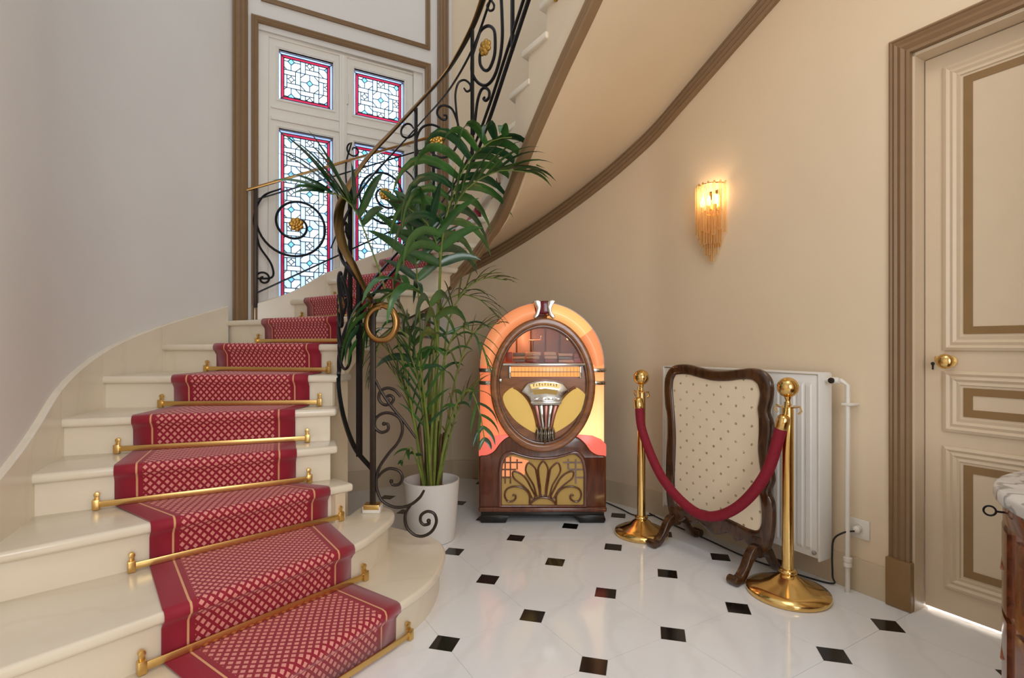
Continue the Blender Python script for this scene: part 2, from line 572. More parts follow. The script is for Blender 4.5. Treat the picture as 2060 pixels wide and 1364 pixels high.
def catmull(pts, n=8, closed=False):
    P = [Vector(p) for p in pts]; out = []; m = len(P)
    for i in range(m if closed else m - 1):
        p0 = P[i - 1] if (i > 0 or closed) else P[0] * 2 - P[1]
        p1 = P[i]; p2 = P[(i + 1) % m]
        p3 = P[(i + 2) % m] if (i < m - 2 or closed) else P[m - 1] * 2 - P[m - 2]
        for k in range(n):
            t = k / n
            out.append(0.5 * ((2 * p1) + (p2 - p0) * t + (2 * p0 - 5 * p1 + 4 * p2 - p3) * t * t + (3 * p1 - p0 - 3 * p2 + p3) * t ** 3))
    if not closed: out.append(P[-1])
    return out
def cm2(pts, n=6, closed=False):
    return [(p.x, p.y) for p in catmull([(a, b, 0) for a, b in pts], n, closed)]
def W3(x, y, z): return Vector((x, y, z))
def interp(xs, ys, x):
    if x <= xs[0]: return ys[0]
    for i in range(len(xs) - 1):
        if x <= xs[i + 1]:
            t = (x - xs[i]) / (xs[i + 1] - xs[i]); return ys[i] + (ys[i + 1] - ys[i]) * t
    return ys[-1]
def resample(pts, n):
    P = [Vector(p) for p in pts]; d = [0]
    for i in range(1, len(P)): d.append(d[-1] + (P[i] - P[i - 1]).length)
    out = []
    for k in range(n):
        s = d[-1] * k / (n - 1)
        for i in range(len(P) - 1):
            if s <= d[i + 1] + 1e-9:
                t = (s - d[i]) / max(1e-9, d[i + 1] - d[i]); out.append(P[i].lerp(P[i + 1], t)); break
    return out
def side_normals(path, left=True):
    out = []
    for i in range(len(path)):
        a = path[max(0, i - 1)]; b = path[min(len(path) - 1, i + 1)]
        t = Vector((b[0] - a[0], b[1] - a[1], 0)).normalized()
        out.append(Vector((-t.y, t.x, 0)) if left else Vector((t.y, -t.x, 0)))
    return out

# ================================================================== THE SETTING
R = 0.1635            # rise of one step
# ---- floor: octagonal marble tiles with small black squares set diagonally at their corners
def world_coords(name):
    nt = MATS[name].node_tree
    g = nt.nodes.new('ShaderNodeNewGeometry')
    for n in nt.nodes:
        if n.bl_idname == 'ShaderNodeMapping':
            nt.links.new(g.outputs['Position'], n.inputs[0])
for n_ in ('floor_marble', 'step_marble'):
    world_coords(n_)
floor = obj('floor', MB().box((-2.6, -2.6, -0.12), (2.6, 4.75, -0.004)), 'grout')
tag(floor, kind='structure')
GA, GS, GX, GY, HD = 0.535, 0.400, -0.2575, 2.008, 0.066
tb = MB(); h = GS / 2 - 0.0006; q = h - HD + 0.001
tb.prism([(-q, -h), (q, -h), (h, -q), (h, q), (q, h), (-q, h), (-h, q), (-h, -q)], -0.02, 0.0, W3)
cbm = MB(); cbm.prism([(HD - 0.0015, 0), (0, HD - 0.0015), (-HD + 0.0015, 0), (0, -HD + 0.0015)], -0.02, 0.0002, W3)
tile0 = cab0 = None
ca, sa = math.cos(GA), math.sin(GA)
def grid(i, j): return (GX + GS * (i * ca + j * sa), GY + GS * (i * sa - j * ca))
for i in range(-4, 9):
    for j in range(-8, 9):
        for kind_, (di, dj) in (('tile', (0.5, 0.5)), ('cab', (0, 0))):
            x, y = grid(i + di, j + dj)
            if not (0.75 < y < 4.55 and abs(x) < 0.98 * y + 0.3 and -1.25 < x < 1.95): continue
            if y < 2.9 and x < -0.42 - (2.6 - y) * 0.62 : continue            # under the stairs
            if x - 1.673 > (2.326 - y) * 0.57 + 0.16: continue               # beyond the wall
            if y > 4.75 - max(0, x + 0.3) * 0.62: continue
            loc = Vector((x, y, 0)) - OFF[floor]
            if kind_ == 'tile':
                if tile0 is None:
                    tile0 = obj('floor_tile', tb, 'floor_marble', floor, smooth=0); tile0.data.transform(Matrix.Translation(OFF[floor])); o = tile0
                else: o = tile0.copy(); C.objects.link(o); o.parent = floor
            else:
                if cab0 is None:
                    cab0 = obj('black_inset_tile', cbm, 'black_marble', floor, smooth=0); cab0.data.transform(Matrix.Translation(OFF[floor])); o = cab0
                else: o = cab0.copy(); C.objects.link(o); o.parent = floor
            o.location = loc; o.rotation_euler = (0, 0, GA)

# ---- walls
WALL_H = 4.5
def wall_strip(name, pts, z0, z1, th, mat):
    path = [Vector((p[0], p[1], 0)) for p in pts]
    out = side_normals(path, left=True)
    poly = [(p.x, p.y) for p in path] + [(p.x + n.x * th, p.y + n.y * th) for p, n in list(zip(path, out))[::-1]]
    o = obj(name, MB().prism(poly, z0, z1, W3), mat, smooth=30)
    return tag(o, kind='structure')
left_pts = [(-1.5, -2.5), (-1.5, -1.0), (-1.5, 0.5), (-1.52, 1.0), (-1.6, 1.45), (-1.72, 1.75), (-1.84, 2.0), (-2.0, 2.33), (-2.10, 2.65), (-2.13, 2.95), (-2.08, 3.32), (-1.96, 3.693)]
WL = catmull([(a, b, 0) for a, b in left_pts], 8)
wall_strip('wall_left', WL, -0.05, WALL_H, 0.15, 'wall_paint_daylit')
C0 = Vector((-1.96, 3.693, 0)); DW = Vector((0.868, 0.497, 0)).normalized(); NW = Vector((DW.y, -DW.x, 0))
def frw(s, z, d): return C0 + DW * s + NW * d + Vector((0, 0, z))
def wbox(mb, s0, s1, z0, z1, d0, d1):
    return mb.box((s0, z0, d0), (s1, z1, d1), frw)
SE = 1.66
wb = MB()
wbox(wb, -0.10, 0.16, 1.2, WALL_H, -0.22, 0); wbox(wb, 1.40, SE, 1.2, WALL_H, -0.22, 0)
wbox(wb, 0.16, 1.40, 3.41, WALL_H, -0.22, 0)
tag(obj('wall_window', wb, 'wall_paint_daylit', smooth=0), kind='structure')
PE = frw(SE, 0, 0)
tag(obj('wall_stairs', wbox(MB(), -0.10, SE, -0.05, 1.2, -0.22, 0), 'wall_cream', smooth=0), kind='structure')
DD = Vector((0.494, -0.870, 0)).normalized(); ND = Vector((-0.870, -0.494, 0)).normalized()
P0 = Vector((1.673, 2.326, 0))
A1 = P0 - DD * 1.40
back_pts = [(PE.x, PE.y), (-0.30, 4.505), (-0.05, 4.41), (0.20, 4.265), (0.45, 4.08), (0.68, 3.875), (0.86, 3.69), (A1.x, A1.y)]
WB = catmull([(a, b, 0) for a, b in back_pts] + [((A1 + DD * t).x, (A1 + DD * t).y, 0) for t in (0.25, 0.5, 0.95, 1.40)], 8)
wall_strip('wall_back', WB, -0.05, WALL_H, 0.15, 'wall_cream')
def frd(t, z, d): return P0 + DD * t + ND * d + Vector((0, 0, z))
T1, T2, DH = 0.085, 0.955, 2.385
db = MB()
db.box((0.0, -0.05, -0.18), (T1, WALL_H, 0), frd)
db.box((T2, -0.05, -0.18), (1.10, WALL_H, 0), frd)
db.box((T1, DH, -0.18), (T2, WALL_H, 0), frd)
tag(obj('wall_right', db, 'wall_cream', smooth=0), kind='structure')
pe = frd(1.0, 0, 0)
wall_strip('wall_hall', [(pe.x, pe.y), (1.86, 1.40), (1.82, 1.36), (1.82, -2.5), (-1.5, -2.5)], -0.05, WALL_H, 0.12, 'wall_cream')
# the bare wall beside the foot of the hall is carried on to meet the stairwell
ALLW = [Vector((p.x, p.y, 0)) for p in WL] + [frw(s, 0, 0) for s in (0.4, 0.8, 1.2, SE)] + [Vector((p.x, p.y, 0)) for p in WB] + [P0 + DD * 0.9]
def to_wall(p):
    best = None
    for a, b in zip(ALLW[:-1], ALLW[1:]):
        ab = b - a
        if ab.length < 1e-6: continue
        t = max(0, min(1, (p - a).dot(ab) / ab.length_squared)); q_ = a + ab * t
        d = (q_ - p).length
        if best is None or d < best[0]: best = (d, q_, Vector((ab.y, -ab.x, 0)).normalized())
    return best[1], best[2]

# ---- baseboard along the back and right walls
bp_ = [frw(s, 0, 0) for s in (0.3, 0.8, 1.3)] + [Vector((p.x, p.y, 0)) for p in WB]
sn = side_normals(bp_, left=False)
o = obj('baseboard_right', MB().sweep(bp_, [(0, 0), (0.018, 0), (0.018, 0.135), (0.012, 0.15), (0, 0.15)], sn), 'stone_base', smooth=30)
tag(o, kind='structure')

# ---- door with its casing
PROFILE = [(0, 0), (0.0, 0.012), (0.010, 0.020), (0.016, 0.014), (0.026, 0.022), (0.036, 0.016), (0.052, 0.026), (0.066, 0.018), (0.074, 0.026), (0.086, 0.024), (0.088, 0)]
def casing(name, pts, fr, prof, mat, parent=None, sign=1, kind=None):
    """mitred moulding: prof (inward from the outer line, proud of the wall) along an open or closed line of (a,b)"""
    m = len(pts); closed = pts[0] == pts[-1]
    if closed: pts = pts[:-1]; m -= 1
    offs = []
    for i in range(m):
        pv = pts[i - 1] if (i > 0 or closed) else None
        nx = pts[(i + 1) % m] if (i < m - 1 or closed) else None
        def nrm(a, b):
            d = Vector((b[0] - a[0], b[1] - a[1])).normalized(); return Vector((d.y, -d.x)) * sign
        if pv is None: n = nrm(pts[i], nx)
        elif nx is None: n = nrm(pv, pts[i])
        else:
            n1 = nrm(pv, pts[i]); n2 = nrm(pts[i], nx); n = (n1 + n2); n = n / max(0.2, n.dot(n1))
        offs.append(n)
    mb = MB(); vs = []; fs = []; k = len(prof)
    for p, n in zip(pts, offs):
        for a, b in prof:
            vs.append(fr(p[0] + n.x * a, p[1] + n.y * a, b))
    for i in range(m if closed else m - 1):
        j = (i + 1) % m
        for c_ in range(k):
            d_ = (c_ + 1) % k
            fs.append((i * k + c_, i * k + d_, j * k + d_, j * k + c_))
    if not closed:
        fs.append(tuple(range(k))[::-1]); fs.append(tuple((m - 1) * k + c_ for c_ in range(k)))
    mb.add(vs, fs)
    o = obj(name, mb, mat, parent, smooth=25)
    if kind: o['kind'] = kind
    return o
tr1 = casing('trim_1', [(0.0, 0.20), (0.0, DH + 0.09), (T2 + 0.09, DH + 0.09), (T2 + 0.09, 0.0)], frd, PROFILE, 'taupe_trim', kind='structure')
tr1['label'] = 'ribbed taupe moulding around the cream door'
obj('plinth_block', MB().box((-0.004, 0.0, 0.0), (0.094, 0.21, 0.034), frd), 'gold_paint', tr1, bevel=0.004)
jm = MB()
jm.box((T1 - 0.001, 0, -0.12), (T1 + 0.012, DH, 0.004), frd); jm.box((T2 - 0.012, 0, -0.12), (T2 + 0.001, DH, 0.004), frd)
jm.box((T1, DH - 0.012, -0.12), (T2, DH + 0.001, 0.004), frd)
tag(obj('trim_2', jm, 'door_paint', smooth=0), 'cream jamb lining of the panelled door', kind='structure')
dl0, dl1 = T1 + 0.016, T2 - 0.016
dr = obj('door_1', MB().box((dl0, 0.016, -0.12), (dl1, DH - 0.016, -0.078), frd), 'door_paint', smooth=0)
tag(dr, 'cream panelled door outlined in gold paint with a brass knob', 'door', kind='structure')
frl = lambda a, b, c: frd(a, b, c - 0.078)
PM = [(0, 0), (0, 0.010), (0.012, 0.016), (0.022, 0.008), (0.034, 0.014), (0.044, 0.006), (0.056, 0.010), (0.060, 0)]
px0, px1 = dl0 + 0.068, dl1 - 0.068
for z0, z1 in ((1.117, 2.308), (0.778, 1.032), (0.122, 0.716)):
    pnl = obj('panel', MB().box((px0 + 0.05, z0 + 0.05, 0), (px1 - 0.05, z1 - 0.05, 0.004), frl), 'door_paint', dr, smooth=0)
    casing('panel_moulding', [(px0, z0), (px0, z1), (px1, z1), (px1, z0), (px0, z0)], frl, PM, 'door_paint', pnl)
    g = 0.068
    casing('gold_band', [(px0 + g, z0 + g), (px0 + g, z1 - g), (px1 - g, z1 - g), (px1 - g, z0 + g), (px0 + g, z0 + g)], frl,
           [(0, 0), (0, 0.0075), (0.030, 0.0075), (0.030, 0)], 'gold_paint', pnl)
kn = frl(dl0 + 0.091, 1.072, 0)
Mk = ND.to_track_quat('Z', 'Y').to_matrix()
dk = obj('door_knob', MB().lathe([(0.012, 0), (0.024, 0.003), (0.024, 0.007), (0.010, 0.012), (0.009, 0.030), (0.020, 0.036), (0.029, 0.046), (0.031, 0.056), (0.026, 0.066), (0.014, 0.072), (0.002, 0.074)], kn, 24, Mk), 'brass', dr)
obj('keyhole', MB().lathe([(0.007, 0), (0.007, 0.003), (0.004, 0.004)], frl(dl0 + 0.028, 1.06, 0), 12, Mk).box((dl0 + 0.025, 1.035, 0), (dl0 + 0.031, 1.058, 0.003), frl), 'black_lacquer', dr)
obj('escutcheon', MB().box((dl0 + 0.034, 1.07, 0), (dl0 + 0.046, 1.092, 0.004), frl), 'brass', dr, bevel=0.002)
dlt = bpy.data.lights.new('next_room_lamp', 'POINT'); dlt.energy = 70; dlt.color = (0.8, 0.88, 1.0); dlt.shadow_soft_size = 0.1
dlo = bpy.data.objects.new('next_room_lamp', dlt); dlo.location = frd(0.30, 0.30, -0.40); C.objects.link(dlo)

# ---- window in the stairwell
win = thing('window_1', 'tall stained-glass casement window beside the stairs', 'window', frw(0.75, 1.2, 0), kind='structure')
casing('frame_moulding', [(0.113, 1.2), (0.113, 3.497), (1.463, 3.497), (1.463, 1.2)], frw,
       [(0, 0), (0, 0.02), (0.012, 0.03), (0.022, 0.022), (0.034, 0.03), (0.046, 0.018), (0.048, -0.05), (0.02, -0.05)], 'taupe_trim', win)
fz0, fz1 = 1.2, 3.42
panes_spec = [(0.299, 0.684, 2.955, 3.32), (0.845, 1.251, 2.955, 3.32), (0.299, 0.684, 1.44, 2.738), (0.845, 1.251, 1.72, 2.738)]
fm = MB()
wbox(fm, 0.16, 0.225, fz0, fz1, -0.11, -0.02); wbox(fm, 1.325, 1.405, fz0, fz1, -0.11, -0.02)
wbox(fm, 0.225, 1.325, 3.385, fz1, -0.11, -0.02)
obj('window_frame', fm, 'white_paint', win, bevel=0.004)
for side_ in (0, 1):
    s0, s1 = (0.225, 0.752) if side_ == 0 else (0.760, 1.325)
    g0, g1 = (0.299, 0.684) if side_ == 0 else (0.845, 1.251)
    sm = MB()
    wbox(sm, s0, g0, fz0, 3.385, -0.10, -0.03); wbox(sm, g1, s1, fz0, 3.385, -0.10, -0.03)
    wbox(sm, g0, g1, 3.32, 3.385, -0.10, -0.03); wbox(sm, g0, g1, 2.738, 2.955, -0.10, -0.03); wbox(sm, g0, g1, fz0, 1.44 if side_ == 0 else 1.72, -0.10, -0.03)
    sash = obj('sash', sm, 'white_paint', win, smooth=0)
    for z0, z1 in ((2.955, 3.32), (1.44 if side_ == 0 else 1.72, 2.738)):
        casing('glazing_bead', [(g0 - 0.018, z0 - 0.018), (g0 - 0.018, z1 + 0.018), (g1 + 0.018, z1 + 0.018), (g1 + 0.018, z0 - 0.018), (g0 - 0.018, z0 - 0.018)],
               lambda a, b, c: frw(a, b, c - 0.03), [(0, 0), (0, 0.006), (0.008, 0.009), (0.018, 0.0), (0.018, -0.02)], 'white_paint', sash)
    mm = MB(); wbox(mm, s0 + 0.02, s1 - 0.02, 2.79, 2.815, -0.03, -0.018); wbox(mm, s0 + 0.02, s1 - 0.02, 2.875, 2.89, -0.03, -0.022)
    obj('rail_moulding', mm, 'white_paint', sash, bevel=0.003)
mu = MB(); wbox(mu, 0.728, 0.784, fz0, 3.385, -0.03, -0.012); wbox(mu, 0.744, 0.768, fz0, 3.385, -0.012, -0.004)
ms = obj('meeting_stile', mu, 'white_paint', win, bevel=0.004)
for zz in (1.9, 3.06):
    hm = MB().lathe([(0.006, -0.04), (0.008, -0.038), (0.008, 0.038), (0.006, 0.04)], frw(0.79, zz, -0.022), 10)
    obj('hinge', hm, 'white_paint', ms)
# leaded lights
def clip_poly(poly, x0, x1, z0, z1):
    def cl(P, ins, cut):
        out = []
        for i in range(len(P)):
            a, b = P[i - 1], P[i]
            if ins(b):
                if not ins(a): out.append(cut(a, b))
                out.append(b)
            elif ins(a): out.append(cut(a, b))
        return out
    def cx(v): return lambda a, b: (v, a[1] + (b[1] - a[1]) * (v - a[0]) / (b[0] - a[0]))
    def cz(v): return lambda a, b: (a[0] + (b[0] - a[0]) * (v - a[1]) / (b[1] - a[1]), v)
    P = poly
    for ins, cut in ((lambda p: p[0] >= x0 - 1e-9, cx(x0)), (lambda p: p[0] <= x1 + 1e-9, cx(x1)), (lambda p: p[1] >= z0 - 1e-9, cz(z0)), (lambda p: p[1] <= z1 + 1e-9, cz(z1))):
        if len(P) < 3: return []
        P = cl(P, ins, cut)
    return P
def parea(P): return abs(sum(P[i - 1][0] * P[i][1] - P[i][0] * P[i - 1][1] for i in range(len(P)))) / 2
pieces = []; edges = {}
RC = 0.0655
def motif(i, j, cx_, cz_):
    L_ = []; Rr = RC; rot = lambda p, k: [(p[0], p[1]), (-p[1], p[0]), (-p[0], -p[1]), (p[1], -p[0])][k]
    if (i + j) % 2 == 0:
        d = 0.0235; c = 0.030
        L_.append(('pane_blue', [(d, 0), (0, d), (-d, 0), (0, -d)]))
        for k in range(4):
            L_.append(('pane_clear' if k % 2 else 'pane_pale', [rot(p, k) for p in [(0, d), (0, Rr), (c, Rr), (Rr, c), (Rr, 0), (d, 0)]]))
            L_.append(('pane_clear', [rot(p, k) for p in [(c, Rr), (Rr, Rr), (Rr, c)]]))
    else:
        q_ = 0.030; e = 0.021
        L_.append(('pane_clear', [(e, 0), (0, e), (-e, 0), (0, -e)]))
        for k in range(4):
            L_.append(('pane_clear', [rot(p, k) for p in [(e, 0), (q_, 0), (q_, q_), (0, q_), (0, e)]]))
            L_.append(('pane_pale' if k % 2 else 'pane_clear', [rot(p, k) for p in [(-Rr, q_), (q_, q_), (q_, Rr), (-Rr, Rr)]]))
    return [(m_, [(x + cx_, z + cz_) for x, z in P]) for m_, P in L_]
def add_edge(a, b):
    ka = (round(a[0], 4), round(a[1], 4)); kb = (round(b[0], 4), round(b[1], 4))
    if ka != kb: edges[tuple(sorted((ka, kb)))] = (a, b)
for (g0, g1, z0, z1) in panes_spec:
    e1, e2 = 0.018, 0.038          # pale outer strip, then the red border
    for (a0, a1, m_) in ((0, e1, 'pane_edge'), (e1, e2, 'pane_red')):
        for strip in ([(g0 + a0, z0 + a0), (g1 - a0, z0 + a0), (g1 - a1, z0 + a1), (g0 + a1, z0 + a1)], [(g0 + a0, z1 - a0), (g1 - a0, z1 - a0), (g1 - a1, z1 - a1), (g0 + a1, z1 - a1)],
                      [(g0 + a0, z0 + a0), (g0 + a1, z0 + a1), (g0 + a1, z1 - a1), (g0 + a0, z1 - a0)], [(g1 - a0, z0 + a0), (g1 - a1, z0 + a1), (g1 - a1, z1 - a1), (g1 - a0, z1 - a0)]):
            pieces.append((m_, strip))
            for i in range(4): add_edge(strip[i - 1], strip[i])
    x0, x1, y0, y1 = g0 + e2, g1 - e2, z0 + e2, z1 - e2
    for i in range(-1, 4):
        for j in range(-1, 13):
            for m_, P in motif(i, j, x0 + 0.05 + 2 * RC * i, y1 - 0.02 - 2 * RC * j):
                Q = clip_poly(P, x0, x1, y0, y1)
                if len(Q) >= 3 and parea(Q) > 2e-5:
                    pieces.append((m_, Q))
                    for k in range(len(Q)): add_edge(Q[k - 1], Q[k])
pieces.sort(key=lambda p: -parea(p[1]) - (0.02 if p[0] == 'pane_red' else 0))
rest = {}
def shrunk(P, k=0.0012):
    c = Vector((sum(p[0] for p in P) / len(P), sum(p[1] for p in P) / len(P)))
    out = []
    for p in P:
        v = Vector(p) - c; out.append(tuple(c + v * max(0.5, 1 - k / max(1e-4, v.length))))
    return out
glz = obj('leading', MB().prism([(0, 0), (0.001, 0), (0, 0.001)], -0.068, -0.066, lambda a, b, c: frw(0.3 + a, 1.32 + b, c)), 'lead', win)
lm = MB()
for a, b in edges.values():
    A = Vector(a); B = Vector(b); d = (B - A)
    if d.length < 0.003: continue
    n = Vector((-d.y, d.x)).normalized() * 0.0024
    lm.prism([tuple(A + n), tuple(A - n), tuple(B - n), tuple(B + n)], -0.071, -0.062, frw)
bpy.data.objects.remove(glz)
glz = obj('leading', lm, 'lead', win, recalc=False, smooth=0); glz['kind'] = 'stuff'
for idx, (m_, P) in enumerate(pieces):
    if idx < 290:
        obj('pane', MB().prism(shrunk(P), -0.068, -0.065, frw), m_, win, smooth=0)
    else:
        rest.setdefault(m_, MB()).prism(shrunk(P), -0.068, -0.065, frw)
for m_, mb in rest.items():
    o = obj('small_panes', mb, m_, win, smooth=0); o['kind'] = 'stuff'
# taupe pilaster strips beside the window, framed panel above it
ribs = [(0, 0), (0, 0.022), (0.010, 0.03), (0.018, 0.02), (0.034, 0.028), (0.050, 0.018), (0.062, 0.028), (0.078, 0.02), (0.088, 0.03), (0.096, 0.022), (0.098, 0)]
for n_, s0 in (('trim_3', -0.004), ('trim_4', 1.528)):
    mb = MB(); vs = []; k = len(ribs); zb_ = 1.309 if s0 < 1 else 2.2
    for z in (zb_, WALL_H - 0.02):
        vs += [frw(s0 + a, z, b) for a, b in ribs]
    mb.add(vs, [(i, (i + 1) % k, k + (i + 1) % k, k + i) for i in range(k)] + [tuple(range(k))[::-1], tuple(range(k, 2 * k))])
    tag(obj(n_, mb, 'taupe_trim', smooth=20), 'ribbed taupe vertical moulding %s the stained-glass window' % ('left of' if s0 < 1 else 'right of'), kind='structure')
tp = casing('trim_5', [(0.177, 3.615), (0.177, 4.36), (1.46, 4.36), (1.46, 3.615), (0.177, 3.615)], frw,
            [(0, 0), (0, 0.016), (0.010, 0.022), (0.018, 0.014), (0.028, 0.02), (0.036, 0.01), (0.038, 0)], 'taupe_trim', kind='structure')
tp['label'] = 'taupe rectangular panel moulding above the window'

# ---- staircase
I = {3: (-.743, 2.47), 4: (-.838, 2.53), 5: (-.89, 2.66), 6: (-.92, 2.765), 7: (-.905, 2.88), 8: (-.83, 3.0), 9: (-.69, 3.125), 10: (-.47, 3.27), 11: (-.36, 3.355),
     12: (-.24, 3.37), 13: (-.155, 3.335), 14: (-.10, 3.275), 15: (-.065, 3.20), 16: (-.02, 3.08), 17: (.05, 2.93), 18: (.14, 2.774), 19: (.235, 2.61), 20: (.33, 2.45), 21: (.425, 2.29), 22: (.52, 2.13), 23: (.615, 1.97)}
O = {3: (-1.65, 1.59), 4: (-1.825, 1.95), 5: (-1.965, 2.27), 6: (-2.085, 2.67), 7: (-2.105, 3.14), 8: (-1.965, 3.62), 9: (-1.648, 3.872), 10: (-1.42, 4.00), 11: (-1.12, 4.17), 12: (-.81, 4.35),
     13: (-.45, 4.52), 14: (-.10, 4.43), 15: (.22, 4.25), 16: (.51, 4.03), 17: (.77, 3.79), 18: (.985, 3.54), 19: (1.15, 3.245), 20: (1.315, 2.955), 21: (1.48, 2.665), 22: (1.645, 2.375), 23: (1.81, 2.085)}
KMAX = 22
for k in O:
    if k >= 4:
        p, n = to_wall(Vector((O[k][0], O[k][1], 0))); p = p + n * 0.004; O[k] = (p.x, p.y)
n1_ = catmull([(-.70, 2.86, 0), (-.55, 2.77, 0), (-.41, 2.675, 0), (-.34, 2.58, 0), (-.310, 2.43, 0), (-.330, 2.193, 0), (-.422, 1.982, 0), (-.60, 1.715, 0), (-.86, 1.325, 0)], 5) + [Vector((-1.497, .37, 0))]
n2_ = catmull([(-.76, 2.70, 0), (-.66, 2.66, 0), (-.585, 2.59, 0), (-.562, 2.48, 0), (-.585, 2.32, 0), (-.641, 2.13, 0), (-.84, 1.875, 0), (-1.059, 1.599, 0)], 5) + [Vector((-1.515, 1.02, 0))]
NOS = {1: n1_, 2: n2_}
for k in I:
    a = Vector((I[k][0], I[k][1], 0)); b = Vector((O[k][0], O[k][1], 0))
    NOS[k] = [a.lerp(b, t / 6) for t in range(7)]
def shifted(path, d):
    n = side_normals(path, left=False)
    return [p + q_ * d for p, q_ in zip(path, n)]
st = thing('staircase', 'curved cream marble staircase winding up around the stairwell', 'staircase', (-1.3, 2.3, 0), kind='structure')
for k in range(1, KMAX + 1):
    z = k * R
    front = NOS[k]; nxt = shifted(NOS[k + 1], 0.055)
    poly = [(p.x, p.y) for p in front] + [(p.x, p.y) for p in nxt[::-1]]
    obj('tread', MB().prism(poly, z - 0.038, z, W3), 'step_marble', st, bevel=0.013 if k < 12 else 0.009, seg=3, smooth=45)
    rp0 = shifted(NOS[k], 0.028); rp1 = shifted(NOS[k], 0.05)
    if k >= 3:
        e = (rp0[-1] - rp0[0]).normalized() * 0.03
        rp0[0] += e; rp1[0] += e
    poly = [(p.x, p.y) for p in rp0] + [(p.x, p.y) for p in rp1[::-1]]
    obj('riser', MB().prism(poly, z - R - (0.0 if k == 1 else 0.02), z - 0.037, W3), 'step_marble', st, smooth=35)
# smooth curves through inner and outer ends by step number
KI = sorted(I)
def curve_at(D, k):
    k = max(KI[0], min(KI[-1], k)); i = min(int(k), KI[-1] - 1); t = k - i
    P = [Vector((D[max(KI[0], min(KI[-1], i + o_))][0], D[max(KI[0], min(KI[-1], i + o_))][1], 0)) for o_ in (-1, 0, 1, 2)]
    return 0.5 * (2 * P[1] + (P[2] - P[0]) * t + (2 * P[0] - 5 * P[1] + 4 * P[2] - P[3]) * t * t + (3 * P[1] - P[0] - 3 * P[2] + P[3]) * t ** 3)
ZLK = [3, 7, 8, 9, 10, 11, 12, 13, 14, 15, 16, 17, 18, 19, 20, 21, 22, 23]
ZLV = [.3, .93, 1.10, 1.26, 1.40, 1.55, 1.71, 1.85, 1.93, 1.985, 2.06, 2.205, 2.375, 2.54, 2.69, 2.85, 3.01, 3.17]
def zl(k): return interp(ZLK, ZLV, k)
def face_at(k, d):       # point on the string, d into the stairs from the line of the tread tips
    a = curve_at(I, k); b = curve_at(O, k); n = (b - a).normalized()
    t = (curve_at(I, k + 0.05) - curve_at(I, k - 0.05)); t.normalize()
    s_ = Vector((-t.y, t.x, 0)); s_ = s_ if s_.dot(n) > 0 else -s_
    return a + s_ * d, s_
def string_part(name, k0, k1, zlow, mat):
    mb = MB(); sub = 5
    for k in range(k0, k1):
        for j in range(sub):
            dl = [min(0.5, 0.040 / max(0.05, (curve_at(I, k_ + 1) - curve_at(I, k_)).length)) for k_ in (k, k + 1)]
            k_a, k_b = k + dl[0], k + 1 + dl[1]
            ka, kb = k_a + (k_b - k_a) * j / sub, k_a + (k_b - k_a) * (j + 1) / sub
            a0, _ = face_at(ka, 0.028); b0, _ = face_at(kb, 0.028); a1, _ = face_at(ka, 0.085); b1, _ = face_at(kb, 0.085)
            zt = k * R - 0.037
            vs = []
            for p, kk in ((a0, ka), (b0, kb), (b1, kb), (a1, ka)):
                vs.append((p.x, p.y, zlow(kk)))
            for p in (a0, b0, b1, a1): vs.append((p.x, p.y, zt))
            fs = [(0, 1, 5, 4), (2, 3, 7, 6), (4, 5, 6, 7), (3, 2, 1, 0)]
            if j == 0: fs.append((3, 0, 4, 7))
            if j == sub - 1: fs.append((1, 2, 6, 5))
            mb.add(vs, fs)
    return obj(name, mb, mat, st, smooth=30)
string_part('spandrel_wall', 3, 7, lambda k: 0.0, 'wall_cream')
string_part('string_board', 7, KMAX + 1, zl, 'wall_cream')
# closing wall under the landing side of the spandrel
a, _ = face_at(7.25, 0.05); b, _ = to_wall(curve_at(O, 7.25))
dvec = (b - a).normalized(); nn = Vector((-dvec.y, dvec.x, 0)) * 0.03
obj('closing_wall', MB().prism([(a + nn).to_tuple()[:2], (b + nn).to_tuple()[:2], (b - nn).to_tuple()[:2], (a - nn).to_tuple()[:2]], 0, 0.95, W3), 'wall_cream', st, smooth=0)
# brown moulding along the foot of the string, another where the soffit meets the wall
ks = [7.3 + i * 0.25 for i in range(int((KMAX + 0.9 - 7.3) / 0.25))]
pth = []; sd = []
for k in ks:
    p, s_ = face_at(k, 0.028); pth.append(Vector((p.x, p.y, zl(k)))); sd.append(-s_)
m0 = next(i for i, k in enumerate(ks) if k >= 10.8)
obj('string_moulding', MB().sweep(pth[m0:], [(-0.03, -0.03), (0.014, -0.03), (0.022, -0.018), (0.014, -0.006), (0.022, 0.010), (0.014, 0.026), (0.024, 0.042), (0.012, 0.060), (0, 0.066), (-0.03, 0.066)], sd[m0:]), 'taupe_trim', st, smooth=20)
bd = [Vector((p.x, p.y, p.z)) for p in pth]
obj('string_band', MB().sweep(bd[m0:], [(-0.02, 0.06), (0.006, 0.06), (0.006, 0.20), (0.002, 0.206), (-0.02, 0.206)], sd[m0:]), 'wall_cream', st, smooth=30)
pth2 = []; sd2 = []
for k in ks:
    p, n = to_wall(curve_at(O, k)); pth2.append(Vector((p.x, p.y, k * R - 0.36))); sd2.append(n)
obj('wall_moulding', MB().sweep(pth2, [(0, -0.05), (0.020, -0.048), (0.030, -0.034), (0.022, -0.020), (0.034, -0.004), (0.024, 0.012), (0.036, 0.028), (0.026, 0.044), (0.04, 0.06), (0, 0.07)], sd2), 'taupe_trim', st, smooth=20)
mb = MB(); vs = []; fs = []; NS = 10
